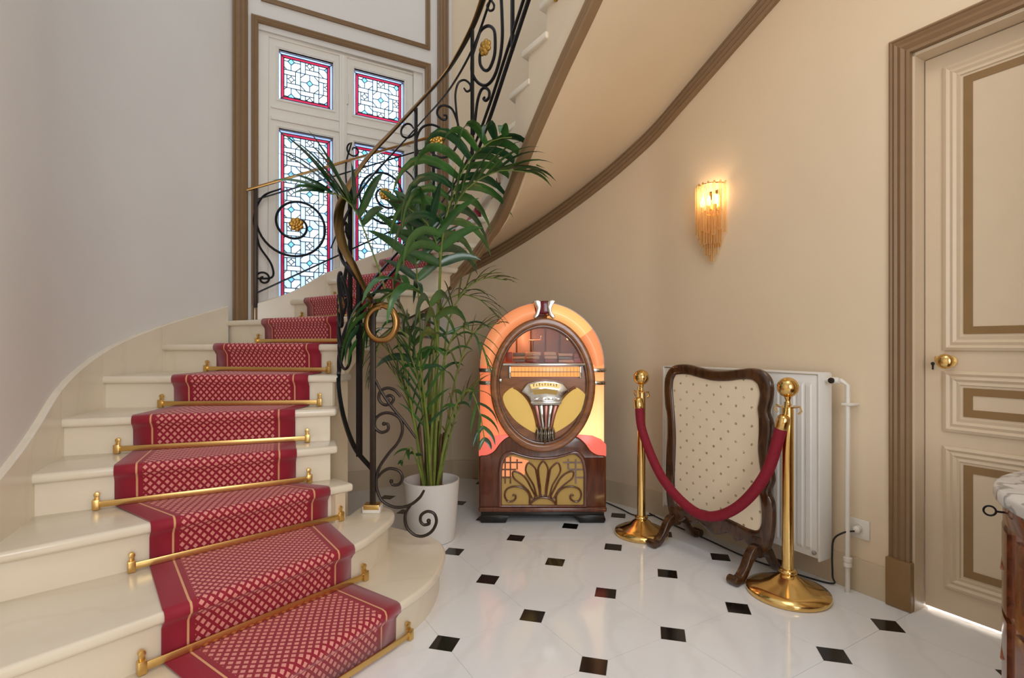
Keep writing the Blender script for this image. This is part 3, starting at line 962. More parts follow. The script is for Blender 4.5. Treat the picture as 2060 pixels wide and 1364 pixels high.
for k, p2 in zip(ks, pth2):
    p, s_ = face_at(k, 0.06); p = Vector((p.x, p.y, zl(k) - 0.02)); q_ = p2 + Vector((0, 0, 0.055))
    for j in range(NS + 1):
        t = j / NS; v = p.lerp(q_, t); v.z = p.z + (q_.z - p.z) * (1 - (1 - t) ** 1.6); vs.append(v)
for i in range(len(ks) - 1):
    for j in range(NS): fs.append((i * (NS + 1) + j, i * (NS + 1) + j + 1, (i + 1) * (NS + 1) + j + 1, (i + 1) * (NS + 1) + j))
so = obj('soffit', mb.add(vs, fs), 'wall_cream', st, smooth=60)
# skirting slabs along the stair walls (a stone slab for each step)
def skirt(k0, k1, up0, up1):
    sub = 5; mb = MB(); vs = []
    for j in range(sub + 1):
        k = k0 + (k1 - k0) * j / sub
        if k < 3: p = Vector((-1.5, 0.37, 0)).lerp(Vector((O[3][0], O[3][1], 0)), (k - 1) / 2)
        else: p = curve_at(O, k)
        p, n = to_wall(p)
        zt = k * R + up0 + (up1 - up0) * j / sub; zb2 = max(0.0, (k - 1.6) * R)
        for a, b in ((0.0, zb2), (0.024, zb2), (0.024, zt - 0.006), (0.018, zt), (0.0, zt)):
            q_ = p + n * a; vs.append((q_.x, q_.y, b))
    fs = [(j * 5 + i, j * 5 + (i + 1) % 5, j * 5 + 5 + (i + 1) % 5, j * 5 + 5 + i) for j in range(sub) for i in range(5)]
    fs += [(4, 3, 2, 1, 0), tuple(sub * 5 + i for i in range(5))]
    obj('skirting_slab', mb.add(vs, fs), 'step_marble', st, smooth=30)
SKU = lambda k: interp([1, 4, 8], [0.15, 0.14, 0.10], k)
for k in range(1, 8): skirt(k, k + 0.997 if k < 7 else 8.02, SKU(k), SKU(k + 1))
skirt(8.40, 9.0, 0.055, 0.05)
for k in range(9, 20): skirt(k, k + 0.998, 0.05, 0.05)

# ================================================================== STAIR CARPET AND RODS
def on_line(k, a0, w=0.68):
    i_ = Vector((I[k][0], I[k][1], 0)); o_ = Vector((O[k][0], O[k][1], 0)); L_ = (o_ - i_).length
    return i_.lerp(o_, a0), i_.lerp(o_, a0 - w / L_)
CL = {1: ((-.796, 1.414), (-.424, 1.982)), 2: ((-1.059, 1.599), (-.641, 2.13))}
for k, a0 in ((3, .632), (4, .765), (5, .76), (6, .70), (7, .69), (8, .70), (9, .82), (10, .87), (11, .87), (12, .87), (13, .87), (14, .87), (15, .86)):
    l_, r_ = on_line(k, a0); CL[k] = ((l_.x, l_.y), (r_.x, r_.y))
rows = []
for k in range(1, 15):
    l_ = Vector(CL[k][0] + (0,)); r_ = Vector(CL[k][1] + (0,)); d = (l_ - r_).normalized()
    bk = Vector((d.y, -d.x, 0))                     # up the stairs
    for off, z in ((0.020, (k - 1) * R + (0.004 if k == 1 else 0.008)), (0.018, k * R - 0.060), (0.004, k * R - 0.040), (-0.008, k * R - 0.030), (-0.009, k * R - 0.012), (-0.002, k * R + 0.002), (0.014, k * R + 0.007)):
        rows.append((l_ + bk * off + Vector((0, 0, z)), r_ + bk * off + Vector((0, 0, z))))
NXC = 8
mb = MB(); vs = []; fs = []; uv = []; run = 0; prev = None
for l_, r_ in rows:
    c_ = (l_ + r_) / 2
    if prev is not None: run += (c_ - prev).length
    prev = c_
    for j in range(NXC + 1):
        vs.append(l_.lerp(r_, j / NXC)); uv.append((0.68 * j / NXC, run))
for i in range(len(rows) - 1):
    for j in range(NXC):
        a = i * (NXC + 1) + j; fs.append((a, a + 1, a + NXC + 2, a + NXC + 1))
carp = obj('stair_carpet', mb.add(vs, fs), 'carpet', uv=uv, smooth=70)
md = carp.modifiers.new('thickness', 'SOLIDIFY'); md.thickness = 0.006; md.offset = -1
tag(carp, 'crimson runner carpet with gold diamond lattice laid down the marble stairs', 'carpet')
places = {1: 'lowest brass stair rod, at the floor end of the red runner'}
ordn = ['', '', 'second', 'third', 'fourth', 'fifth', 'sixth', 'seventh', 'eighth', 'ninth', 'tenth', 'eleventh']
for k in range(1, 12):
    l_ = Vector(CL[k][0] + (0,)); r_ = Vector(CL[k][1] + (0,)); d = (l_ - r_).normalized(); bk = Vector((d.y, -d.x, 0))
    zt = (k - 1) * R; base = bk * 0.006 + Vector((0, 0, zt))
    A_ = l_ + d * 0.055 + base; B_ = r_ - d * 0.055 + base
    lab = places.get(k, '%s brass stair rod up from the floor, across the red runner' % ordn[k])
    root = thing('stair_rod', lab, 'stair rod', (A_ + B_) / 2, group='brass rods holding the stair carpet')
    def bar(a, b, h0, h1, t0, t1):
        vs = []
        for p in (a, b):
            vs += [p + bk * t0 + Vector((0, 0, h0)), p + bk * t1 + Vector((0, 0, h0)), p + bk * t1 + Vector((0, 0, h1)), p + bk * t0 + Vector((0, 0, h1))]
        return MB().add(vs, [(0, 1, 2, 3), (7, 6, 5, 4), (0, 4, 5, 1), (1, 5, 6, 2), (2, 6, 7, 3), (3, 7, 4, 0)])
    obj('rod', bar(A_, B_, 0.010, 0.034, -0.009, -0.003), 'rod_brass', root, bevel=0.002)
    for e, s_ in ((A_, 1), (B_, -1)):
        bkt = obj('bracket', bar(e + d * 0.014 * s_, e - d * 0.010 * s_, 0.002, 0.042, -0.014, 0.008), 'rod_brass', root, bevel=0.003)
        Mx = bk.to_track_quat('Z', 'Y').to_matrix()
        obj('eyelet', MB().box((-0.007, 0.04, -0.003), (0.007, 0.058, 0.012), lambda a, b, c: e + d * a + Vector((0, 0, b)) + bk * c).lathe([(0.010, -0.004), (0.010, 0.012)], e + Vector((0, 0, 0.060)), 12, Mx), 'rod_brass', bkt, bevel=0.0015)

# ================================================================== MAIN RAILING
RAIL = [(-.678, 2.561, .53, 1.34), (-.78, 2.595, .64, 1.52), (-.868, 2.68, .813, 1.657), (-.922, 2.80, 1.0, 1.84), (-.905, 2.93, 1.2, 2.035), (-.83, 3.05, 1.40, 2.234), (-.72, 3.17, 1.58, 2.43), (-.56, 3.28, 1.80, 2.673),
        (-.40, 3.33, 2.02, 2.89), (-.25, 3.30, 2.28, 3.13), (-.14, 3.22, 2.52, 3.37), (-.02, 3.05, 2.79, 3.60), (.1, 2.83, 3.03, 3.83), (.22, 2.62, 3.26, 4.05), (.32, 2.45, 3.44, 4.2)]
RC_ = catmull([(a, b, 0) for a, b, _, _ in RAIL], 10)
ZB_ = [p.z for p in catmull([(i, 0, r[2]) for i, r in enumerate(RAIL)], 10)]
ZT_ = [p.z for p in catmull([(i, 0, r[3]) for i, r in enumerate(RAIL)], 10)]
RS_ = [0.0]
for a, b in zip(RC_[:-1], RC_[1:]): RS_.append(RS_[-1] + (b - a).length)
def rail(s, h=None, t=None):
    x = interp(RS_, [p.x for p in RC_], s); y = interp(RS_, [p.y for p in RC_], s); zb = interp(RS_, ZB_, s); zt = interp(RS_, ZT_, s)
    return Vector((x, y, zb + h if h is not None else zb + (zt - zb) * t))
def rail_dir(s): return (rail(s + 0.02, h=0) - rail(s - 0.02, h=0)).to_2d().normalized()
railing = thing('stair_railing', 'black wrought-iron stair railing with gilt rosettes and brass handrail', 'railing', (-.678, 2.561, 2 * R))
SMAX = RS_[-1]
ss = [SMAX * i / 140 for i in range(141)]
def rail_sweep(name, prof, zf, mat, s0=0.0, s1=SMAX, parent=None):
    L_ = [s for s in ss if s0 <= s <= s1]
    pth = [rail(s, t=0) for s in L_]
    for p, s in zip(pth, L_): p.z = zf(s)
    sdv = []
    for s in L_:
        d = rail_dir(max(0.02, min(SMAX - 0.02, s))); sdv.append(Vector((-d.y, d.x, 0)))
    return obj(name, MB().sweep(pth, prof, sdv), mat, parent or railing, smooth=50)
ztf = lambda s: interp(RS_, ZT_, s)
zbf = lambda s: interp(RS_, ZB_, s)
hr = rail_sweep('handrail', [(-0.024, 0), (0.024, 0), (0.025, 0.008), (0.014, 0.017), (0, 0.020), (-0.014, 0.017), (-0.025, 0.008)], ztf, 'rail_brass')
rail_sweep('core_rail', [(-0.011, -0.014), (0.011, -0.014), (0.011, 0), (-0.011, 0)], ztf, 'iron')
rail_sweep('upper_rail', [(-0.007, -0.007), (0.007, -0.007), (0.007, 0.007), (-0.007, 0.007)], lambda s: ztf(s) - 0.135 * min(1, s / 0.4), 'iron')
rail_sweep('bottom_rail', [(-0.010, -0.010), (0.010, -0.010), (0.010, 0.010), (-0.010, 0.010)], zbf, 'iron')
rail_sweep('bottom_rail', [(-0.008, -0.008), (0.008, -0.008), (0.008, 0.008), (-0.008, 0.008)], lambda s: zbf(s) + 0.085, 'iron', s0=0.30)
# loop that ends the handrail over the newel
loop = []
for i in range(31):
    a = PI * 0.72 - 2 * PI * i / 30 * 1.12; rr = 1 - 0.006 * i
    loop.append(Vector((-.636 + 0.080 * rr * math.cos(a), 2.552 - 0.0006 * i, 1.245 + 0.092 * rr * math.sin(a))))
loop = [Vector((-.678, 2.561, 1.345))] + loop
obj('handrail_scroll', MB().tube(loop, [0.017] * 10 + [0.017 - 0.0003 * i for i in range(len(loop) - 10)], 10, flat=0.6), 'rail_brass', railing)
obj('newel_post', MB().box((-.691, 2.550, 2 * R + 0.03), (-.665, 2.572, 1.36)), 'iron_brown', railing, bevel=0.003)
nb = obj('newel_base', MB().box((-.722, 2.532, 2 * R), (-.636, 2.592, 2 * R + 0.034)), 'white_paint', railing, bevel=0.004)
obj('brass_cap', MB().box((-.718, 2.5295, 2 * R + 0.017), (-.640, 2.588, 2 * R + 0.042)), 'rod_brass', nb, bevel=0.004)
for s, h0 in ((0.075, 0), (0.50, 0), (0.954, 0), (1.32, 0), (1.709, 0), (2.05, 0)):
    a = rail(s, h=0); b = rail(s, t=1.0); t_ = rail_dir(s); sd_ = Vector((t_.x, t_.y, 0)); nd = Vector((-t_.y, t_.x, 0))
    w = 0.011 if s < 0.2 else 0.009
    vs = []
    for p in (a + Vector((0, 0, -0.01)), b + Vector((0, 0, -0.01))):
        vs += [p + sd_ * w + nd * w, p - sd_ * w + nd * w, p - sd_ * w - nd * w, p + sd_ * w - nd * w]
    obj('baluster', MB().add(vs, [(3, 2, 1, 0), (4, 5, 6, 7), (0, 1, 5, 4), (1, 2, 6, 5), (2, 3, 7, 6), (3, 0, 4, 7)]), 'iron', railing, smooth=0)
def spiral(c, r0, r1, a0, turns, n=48, pw=1.0):
    out = []
    for i in range(n + 1):
        t = i / n; r = r0 + (r1 - r0) * t ** pw; a = a0 + turns * 2 * PI * t
        out.append((c[0] + r * math.cos(a), c[1] + r * math.sin(a)))
    return out
def flower(c, nrm, r):
    nrm = nrm.normalized(); u_ = nrm.cross(Vector((0, 0, 1)))
    u_ = u_.normalized() if u_.length > 1e-4 else Vector((1, 0, 0))
    v_ = nrm.cross(u_); mb = MB()
    def bl(o_, rr, k=0.6):
        tmp = MB().sphere((0, 0, 0), rr, 10, 7)
        mb.add([o_ + u_ * p.x + v_ * p.y + nrm * (p.z * k) for p in tmp.v], tmp.f)
    for ring_, (rr, n_) in enumerate(((r * 0.66, 7), (r * 0.34, 5))):
        for i in range(n_):
            a = 2 * PI * i / n_ + ring_ * 0.4; bl(c + u_ * rr * math.cos(a) + v_ * rr * math.sin(a) + nrm * (0.006 * ring_), r * (0.40 - 0.08 * ring_))
    bl(c + nrm * 0.012, r * 0.22)
    return mb
def iron_path(P2, fr, r=0.0075, n=3):
    pts = [fr(a, b) for a, b in P2]
    m = len(pts); rr = [r * (0.75 + 0.25 * min(1, min(i, m - 1 - i) / 6)) for i in range(m)]
    return MB().tube(pts, rr, 8)
def rail_motif(s0, h0, f=1.0):
    fr = lambda a, b: rail(s0 + (a if a > -s0 else -s0), h=h0 + b)
    main = spiral((0, 0), 0.03 * f, 0.135 * f, 0.6, -1.45, 44)     # ends low, sweeping right
    tail = cm2([main[-1], (main[-1][0] + 0.10 * f, main[-1][1] - 0.075 * f), (0.19 * f, 0.02 * f), (0.17 * f, 0.16 * f)], 6)
    curl = spiral((0.105 * f, 0.205 * f), 0.065 * f, 0.012 * f, -0.5, 1.35, 26)
    obj('scroll', iron_path(main + tail[1:] + curl, fr, 0.0085), 'iron', railing)
    c_top = spiral((-0.10 * f, 0.215 * f), 0.012 * f, 0.055 * f, 2.2, 1.3, 24)[:-1]
    c_side = cm2([c_top[-1], (-0.155 * f, 0.08 * f), (-0.16 * f, -0.06 * f), (-0.09 * f, -0.20 * f), (0.04 * f, -0.265 * f)], 7)
    obj('scroll', iron_path(c_top + c_side[1:], fr, 0.0075), 'iron', railing)
    c2 = spiral((0.13 * f, -0.215 * f), 0.05 * f, 0.010 * f, PI, -1.3, 24)
    c3 = cm2([(0.19 * f, 0.0), (0.15 * f, -0.10 * f), c2[0]], 5)
    obj('scroll', iron_path(c3 + c2[1:], fr, 0.0065), 'iron', railing)
    d = rail_dir(s0); nrm = Vector((d.y, -d.x, 0))
    obj('rosette', flower(fr(0, 0) + nrm * 0.008, nrm, 0.046 * f), 'gilt', railing)
rail_motif(0.30, 0.44); rail_motif(1.98, 0.48)
IRON = [([(0.941, 0.744), (0.917, 0.792), (0.886, 0.819), (0.859, 0.809), (0.865, 0.767), (0.902, 0.723), (0.938, 0.709), (0.965, 0.721)], .0065),
        ([(1.13, 0.626), (1.149, 0.595), (1.145, 0.578), (1.118, 0.616), (1.092, 0.677), (1.099, 0.708), (1.133, 0.683), (1.179, 0.598), (1.21, 0.487), (1.228, 0.378), (1.217, 0.306), (1.179, 0.309), (1.118, 0.372), (1.065, 0.458), (1.034, 0.544), (1.042, 0.581), (1.073, 0.574), (1.111, 0.526), (1.13, 0.463), (1.111, 0.453)], .0075),
        ([(1.123, 0.519), (1.103, 0.581), (1.05, 0.659), (0.996, 0.698), (0.965, 0.677), (0.957, 0.617), (0.988, 0.518), (1.042, 0.415), (1.111, 0.313), (1.164, 0.241)], .0075),
        ([(1.262, 0.582), (1.281, 0.525), (1.306, 0.489), (1.303, 0.529), (1.265, 0.627), (1.225, 0.68), (1.206, 0.644), (1.21, 0.548), (1.222, 0.419), (1.228, 0.348)], .007),
        ([(1.315, 0.673), (1.318, 0.575), (1.358, 0.43), (1.416, 0.288), (1.472, 0.203), (1.527, 0.163), (1.574, 0.181), (1.595, 0.259), (1.59, 0.41), (1.579, 0.558), (1.574, 0.711)], .010),
        ([(1.315, 0.665), (1.358, 0.704), (1.386, 0.695), (1.449, 0.589), (1.504, 0.459), (1.517, 0.37), (1.509, 0.296), (1.461, 0.306), (1.416, 0.382), (1.38, 0.491), (1.376, 0.559), (1.402, 0.542), (1.427, 0.497)], .010),
        ([(1.418, 0.214), (1.406, 0.225), (1.427, 0.173), (1.454, 0.142), (1.456, 0.174), (1.423, 0.259), (1.386, 0.321), (1.358, 0.313), (1.34, 0.229), (1.332, 0.156)], .009),
        ([(1.461, 0.718), (1.438, 0.734), (1.461, 0.659), (1.497, 0.597), (1.504, 0.612), (1.477, 0.693), (1.461, 0.784)], .007)]
for q_, r_ in IRON:
    obj('scroll', iron_path(cm2(q_, 6), lambda a, b: rail(a, h=b), r_), 'iron', railing)
for s_, h_ in ((1.083, 0.521), (1.427, 0.497)):
    d = rail_dir(s_); nrm = Vector((d.y, -d.x, 0))
    obj('rosette', flower(rail(s_, h=h_) + nrm * 0.008, nrm, 0.05), 'gilt', railing)
# gilt foot of the upper flight's railing where it is fixed to the string
gp = catmull([(.19, 2.70, 3.02), (.205, 2.69, 2.95), (.235, 2.68, 2.905), (.255, 2.66, 2.93), (.25, 2.65, 2.985), (.22, 2.67, 3.01)], 6)
obj('gilt_bracket', MB().tube(gp, [0.010 + 0.010 * math.sin(PI * i / (len(gp) - 1)) for i in range(len(gp))], 8), 'gilt', railing)
# scrolled bracket that runs down from the newel to the first step
BR = [[(-0.672, 0.984), (-0.639, 0.917), (-0.594, 0.849), (-0.527, 0.767), (-0.467, 0.685)],
      [(-0.594, 0.868), (-0.61, 0.885), (-0.594, 0.894), (-0.577, 0.879), (-0.59, 0.855), (-0.624, 0.849), (-0.648, 0.876), (-0.642, 0.913), (-0.609, 0.93), (-0.572, 0.92), (-0.542, 0.887)],
      [(-0.624, 0.756), (-0.605, 0.753), (-0.605, 0.726), (-0.637, 0.714), (-0.667, 0.738), (-0.665, 0.779), (-0.631, 0.806), (-0.587, 0.806), (-0.546, 0.779), (-0.534, 0.723), (-0.557, 0.663), (-0.601, 0.611), (-0.646, 0.544), (-0.661, 0.484), (-0.657, 0.432), (-0.631, 0.38), (-0.572, 0.35), (-0.504, 0.357), (-0.452, 0.394), (-0.428, 0.432)],
      [(-0.59, 0.477), (-0.579, 0.458), (-0.549, 0.462), (-0.534, 0.491), (-0.549, 0.525), (-0.594, 0.538), (-0.631, 0.521), (-0.656, 0.491)],
      [(-0.49, 0.365), (-0.519, 0.316), (-0.516, 0.26), (-0.482, 0.219), (-0.437, 0.208), (-0.393, 0.23), (-0.369, 0.275), (-0.378, 0.316), (-0.411, 0.329), (-0.441, 0.312), (-0.446, 0.283), (-0.43, 0.264), (-0.404, 0.269), (-0.406, 0.286)]]
for q_ in BR:
    obj('scroll', iron_path(cm2(q_, 6), lambda a, b: Vector((a, 2.56, b)), 0.0075), 'iron_brown', railing)
obj('scroll_end', MB().sphere((-0.406, 2.56, 0.283), 0.011, 12, 8).sphere((-0.624, 2.56, 0.756), 0.010, 12, 8).sphere((-0.588, 2.56, 0.476), 0.010, 12, 8), 'iron_brown', railing)

# ================================================================== WINDOW GUARD
GD = 0.11
guard = thing('window_guard', 'wrought-iron guard rail with two big spirals across the stained-glass window', 'railing', frw(0.135, 1.46, GD))
frg = lambda a, b: frw(a, b, GD)
gt = lambda s: 2.215 + 0.47 * (s - 0.087); gb = lambda s: 1.505 + 0.56 * (s - 0.145)
obj('post', MB().box((0.123, 1.40, GD - 0.012), (0.147, 2.24, GD + 0.012), frw), 'iron_brown', guard, bevel=0.003)
def gbar(name, f, s0, s1, hw, hh, mat):
    vs = []
    for s in (s0, s1):
        vs += [frw(s, f(s) - hh, GD - hw), frw(s, f(s) - hh, GD + hw), frw(s, f(s) + hh, GD + hw), frw(s, f(s) + hh, GD - hw)]
    obj(name, MB().add(vs, [(3, 2, 1, 0), (4, 5, 6, 7), (0, 1, 5, 4), (1, 2, 6, 5), (2, 3, 7, 6), (3, 0, 4, 7)]), mat, guard, bevel=0.003)
gbar('guard_handrail', gt, 0.075, 1.47, 0.018, 0.009, 'rail_brass'); gbar('guard_rail', lambda s: gt(s) - 0.085, 0.14, 1.47, 0.006, 0.006, 'iron'); gbar('guard_rail', gb, 0.14, 1.47, 0.007, 0.007, 'iron')
obj('post', MB().box((1.44, 2.20, GD - 0.01), (1.462, 2.86, GD + 0.01), frw), 'iron', guard, bevel=0.003)
def gscroll(P, r=0.0075): obj('scroll', iron_path(P, frg, r), 'iron', guard)
for c_, mir in (((0.40, 2.01), 1), ((1.05, 2.32), -1)):
    X = lambda P: [(c_[0] + mir * a, c_[1] + b) for a, b in P]
    main = spiral((0, 0), 0.05, 0.262, 0.9, -1.65, 64)
    gscroll(X(main), 0.009)
    ex = main[-1]
    tail = cm2([ex, (ex[0] * 0.75 + 0.08, ex[1] + 0.14), (0.20, 0.27)], 6)
    s_top = cm2([(-0.255, -0.12), (-0.275, 0.02), (-0.22, 0.17), (-0.10, 0.245)], 7)
    curl = spiral((-0.215, -0.405), 0.012, 0.052, 1.6, 1.25, 24)
    gscroll(X(curl + cm2([curl[-1], (-0.16, -0.39), (-0.165, -0.30), (-0.235, -0.19), s_top[0]], 6)[1:] + s_top[1:]), 0.0075)
    small = spiral((0.24, 0.30), 0.012, 0.06, 0, 1.2, 22)
    gscroll(X(small + cm2([small[-1], (0.30, 0.18), (0.29, 0.0), (0.24, -0.15)], 6)[1:]), 0.0065)
    obj('rosette', flower(frg(*c_) + NW * 0.006, NW, 0.05), 'gilt', guard)

# ================================================================== JUKEBOX
jb = thing('jukebox', 'arched wooden jukebox with glowing orange side panels against the curved wall', 'jukebox', (0.196, 3.41, 0), rz=0.0)
fj = lambda a, b, c: Vector((a, -c, b))
def J(x, y): return ((x - 420) * 0.001156, 1.4746 - 0.001156 * y)
def K(x, y): return ((960 + x / 7.178 - 1091) * 0.003217, 1.14 - (880 + y / 7.178 - 694) * 0.003217)
def arc(cx, cz, rx, rz_, a0, a1, n): return [(cx + rx * math.cos(a0 + (a1 - a0) * i / n), cz + rz_ * math.sin(a0 + (a1 - a0) * i / n)) for i in range(n + 1)]
AZ, AR = 1.012, 0.408
arch = [(AR, 0.14)] + arc(0, AZ, AR, AR, 0, PI, 40) + [(-AR, 0.14)]
obj('cabinet', MB().prism(arch, -0.50, -0.25, fj), 'juke_dark', jb, smooth=30)
arch_i = [(AR - 0.02, 0.14)] + arc(0, AZ, AR - 0.02, AR - 0.02, 0, PI, 40) + [(-AR + 0.02, 0.14)]
obj('arch_shell', MB().ring(arch, arch_i, -0.25, -0.022, fj), 'juke_dark', jb, smooth=30)
EZ, EA, EB = 0.885, 0.335, 0.428
def arch_plastic(name, a0, a1, mat):
    mb = MB(); n, m = 26, 10; vs = []; fs = []
    for i in range(n + 1):
        a = a0 + (a1 - a0) * i / n
        t = abs(a - PI / 2) / (PI / 2); b = PI / 2 + (1 if a > PI / 2 else -1) * t * (PI / 2 - 0.28)
        po = Vector((AR * 0.998 * math.cos(a), AZ + AR * 0.998 * math.sin(a))); pi_ = Vector((EA * 0.97 * math.cos(b), EZ + EB * 0.97 * math.sin(b)))
        for j in range(m + 1):
            w = j / m; p = pi_.lerp(po, w); vs.append(fj(p.x, p.y, -0.03 + 0.075 * math.sin(PI * (0.08 + 0.92 * w)) ** 0.7))
        vs.append(fj(po.x, po.y, -0.15)); vs.append(fj(pi_.x, pi_.y, -0.15))
    q_ = m + 3
    for i in range(n):
        for j in range(q_): fs.append((i * q_ + j, i * q_ + (j + 1) % q_, (i + 1) * q_ + (j + 1) % q_, (i + 1) * q_ + j))
    fs += [tuple(range(q_))[::-1], tuple(n * q_ + j for j in range(q_))]
    return obj(name, mb.add(vs, fs), mat, jb, smooth=50)
arch_plastic('arch_panel', PI / 2 + 0.14, PI, 'plastic_orange')['label'] = 'glowing orange arch panel'
arch_plastic('arch_panel', 0.62, PI / 2 - 0.14, 'plastic_amber')['label'] = 'glowing amber arch panel'
arch_plastic('arch_panel', 0.0, 0.61, 'plastic_orange')
for sg, mt in ((-1, 'plastic_left'), (1, 'plastic_right')):
    prof = [(0.406, -0.15), (0.407, -0.03), (0.400, 0.0), (0.385, 0.022), (0.36, 0.034), (0.30, 0.036), (0.16, 0.03), (0.16, -0.15)]
    sp = obj('side_panel', MB().prism([(sg * a, b) for a, b in prof], 0.43, AZ, lambda a, b, c: Vector((a, -b, c))), mt, jb, smooth=50)
    sp['label'] = 'glowing salmon side panel' if sg < 0 else 'glowing cream-orange side panel'
    rp = [(0.410, 0.425), (0.410, 0.50), (0.375, 0.535), (0.32, 0.56), (0.24, 0.565), (0.16, 0.55), (0.16, 0.425)]
    obj('lower_glow', MB().prism([(sg * a, b) for a, b in rp], -0.10, 0.0385, fj), 'plastic_red', jb, bevel=0.006)
    for yc in (430, 500):
        z = J(0, yc)[1]
        pr = [(0.418, -0.12), (0.418, 0.0), (0.408, 0.026), (0.388, 0.044), (0.36, 0.052), (0.318, 0.054), (0.318, 0.03), (0.36, 0.03), (0.40, -0.12)]
        obj('chrome_band', MB().prism([(sg * a, b) for a, b in pr], z - 0.013, z + 0.013, lambda a, b, c: Vector((a, -b, c))), 'chrome', jb, bevel=0.005, seg=3)
el = lambda k, n=56: [(EA * k[0] * math.cos(2 * PI * i / n), EZ + EB * k[1] * math.sin(2 * PI * i / n)) for i in range(n)]
ringm = obj('oval_frame', MB().ring(el((1, 1)), el((0.86, 0.885)), -0.02, 0.078, fj), 'juke_wood', jb, bevel=0.012, seg=3)
obj('oval_bead', MB().ring(el((0.885, 0.905)), el((0.825, 0.85)), 0.0, 0.066, fj), 'juke_dark', jb, bevel=0.006)
zc = J(0, 402)[1]
lower = [p for p in arc(0, EZ, EA * 0.85, EB * 0.87, PI + math.asin((EZ - zc) / (EB * 0.87)) * 1, 2 * PI - math.asin((EZ - zc) / (EB * 0.87)), 40)]
obj('door_panel', MB().prism(lower, 0.0, 0.040, fj), 'juke_wood', jb, smooth=30)
upper = arc(0, EZ, EA * 0.85, EB * 0.87, -math.asin((EZ - zc) / (EB * 0.87)), PI + math.asin((EZ - zc) / (EB * 0.87)), 40)
obj('window_glass', MB().prism(upper, 0.030, 0.034, fj), 'juke_glass', jb, smooth=30)
obj('inner_back', MB().box((-0.30, 0.96, -0.24), (0.30, 1.32, -0.235), fj), 'juke_inside', jb, smooth=0)
obj('inner_floor', MB().box((-0.30, 0.985, -0.235), (0.30, 0.998, 0.0), fj), 'juke_dark', jb, smooth=0)
for i in range(6):
    x = -0.26 + i * 0.10
    obj('back_slat', MB().box((x, 1.0, -0.234), (x + 0.09, 1.25 - 0.012 * abs(i - 2), -0.215), fj), 'juke_inside' if i > 1 else 'record_a', jb, bevel=0.003)
for x0, x1, y0, y1, m_ in ((215, 250, 330, 388, 'record_c'), (255, 325, 334, 352, 'record_b'), (255, 325, 354, 369, 'record_a'), (255, 325, 371, 388, 'record_b'), (330, 415, 330, 350, 'record_a'), (330, 405, 353, 368, 'record_a'), (330, 395, 370, 388, 'record_c'),
                           (436, 500, 330, 349, 'record_a'), (436, 505, 352, 368, 'record_a'), (436, 500, 371, 388, 'record_c'), (515, 595, 338, 352, 'record_a'), (515, 590, 356, 371, 'record_b'), (515, 598, 374, 388, 'record_a'), (602, 650, 338, 360, 'record_c'), (602, 650, 364, 388, 'record_c')):
    a = J(x0, y1); b = J(x1, y0)
    obj('record_tray', MB().box((a[0], a[1], -0.12), (b[0], b[1], -0.03), fj), m_, jb, bevel=0.002)
ta = obj('tone_arm', MB().tube([fj(*J(375, 388), -0.16), fj(*J(375, 262), -0.16)], 0.006, 8).tube([fj(*J(350, 262), -0.16), fj(*J(420, 258), -0.14)], 0.005, 8), 'chrome', jb)
obj('spindle', MB().tube([fj(*J(420, 262), -0.14), fj(*J(420, 235), -0.14)], [0.007, 0.003], 8), 'chrome', jb)
obj('inner_lamp', MB().sphere(fj(*J(577, 250), -0.12), 0.012, 12, 8), 'bulb', jb)
jl = bpy.data.lights.new('jukebox_inner_light', 'POINT'); jl.energy = 1.8; jl.color = (1.0, 0.70, 0.45); jl.shadow_soft_size = 0.03
jlo = bpy.data.objects.new('jukebox_inner_light', jl); jlo.location = (0.06, 3.44, 1.25); C.objects.link(jlo)
a, b = J(198, 405), J(665, 390)
obj('chrome_ledge', MB().box((a[0], a[1], 0.03), (b[0], b[1], 0.072), fj), 'chrome', jb, bevel=0.005)
a, b = J(245, 465), J(630, 410)
tt = obj('title_rack', MB().box((a[0], a[1], 0.035), (b[0], b[1], 0.066), fj), 'title_amber', jb, bevel=0.004)
z0_, z1_ = a[1], b[1]
obj('title_divider', MB().box((a[0], (z0_ + z1_) / 2 - 0.002, 0.06), (b[0], (z0_ + z1_) / 2 + 0.002, 0.069), fj), 'juke_dark', tt, smooth=0)
for i in range(1, 20):
    x = a[0] + (b[0] - a[0]) * i / 20
    obj('title_tab', MB().box((x - 0.0007, z0_ + 0.003, 0.06), (x + 0.0007, z1_ - 0.003, 0.0668), fj), 'juke_inside', tt, smooth=0)
for x in (239, 628):
    c_ = J(x, 438); obj('rack_end', MB().box((c_[0] - 0.007, z0_ - 0.008, 0.035), (c_[0] + 0.007, z1_ + 0.004, 0.074), fj), 'chrome', tt, bevel=0.004)
kx = J(187, 482); obj('knob', MB().lathe([(0.012, 0), (0.013, 0.008), (0.009, 0.016), (0.002, 0.018)], fj(kx[0], kx[1], 0.075), 16, Matrix.Rotation(PI / 2, 3, 'X')), 'chrome', jb)
wing = [(200, 575), (222, 545), (258, 525), (300, 550), (340, 595), (370, 660), (388, 735), (388, 778), (330, 752), (270, 708), (228, 655), (206, 612)]
for sg in (1, -1):
    P = [J(x, y) for x, y in wing]
    if sg < 0: P = [(0.024 - a, b) for a, b in P]
    P = cm2(P, 4, True)
    gw = obj('speaker_grille', MB().prism(P, 0.03, 0.052, fj), 'gold_cloth_lit', jb, bevel=0.006)
    edge = P[len(P) // 6: len(P) * 7 // 12]
    obj('grille_trim', MB().tube([fj(a, b, 0.052) for a, b in edge], 0.008, 8), 'juke_wood', gw)
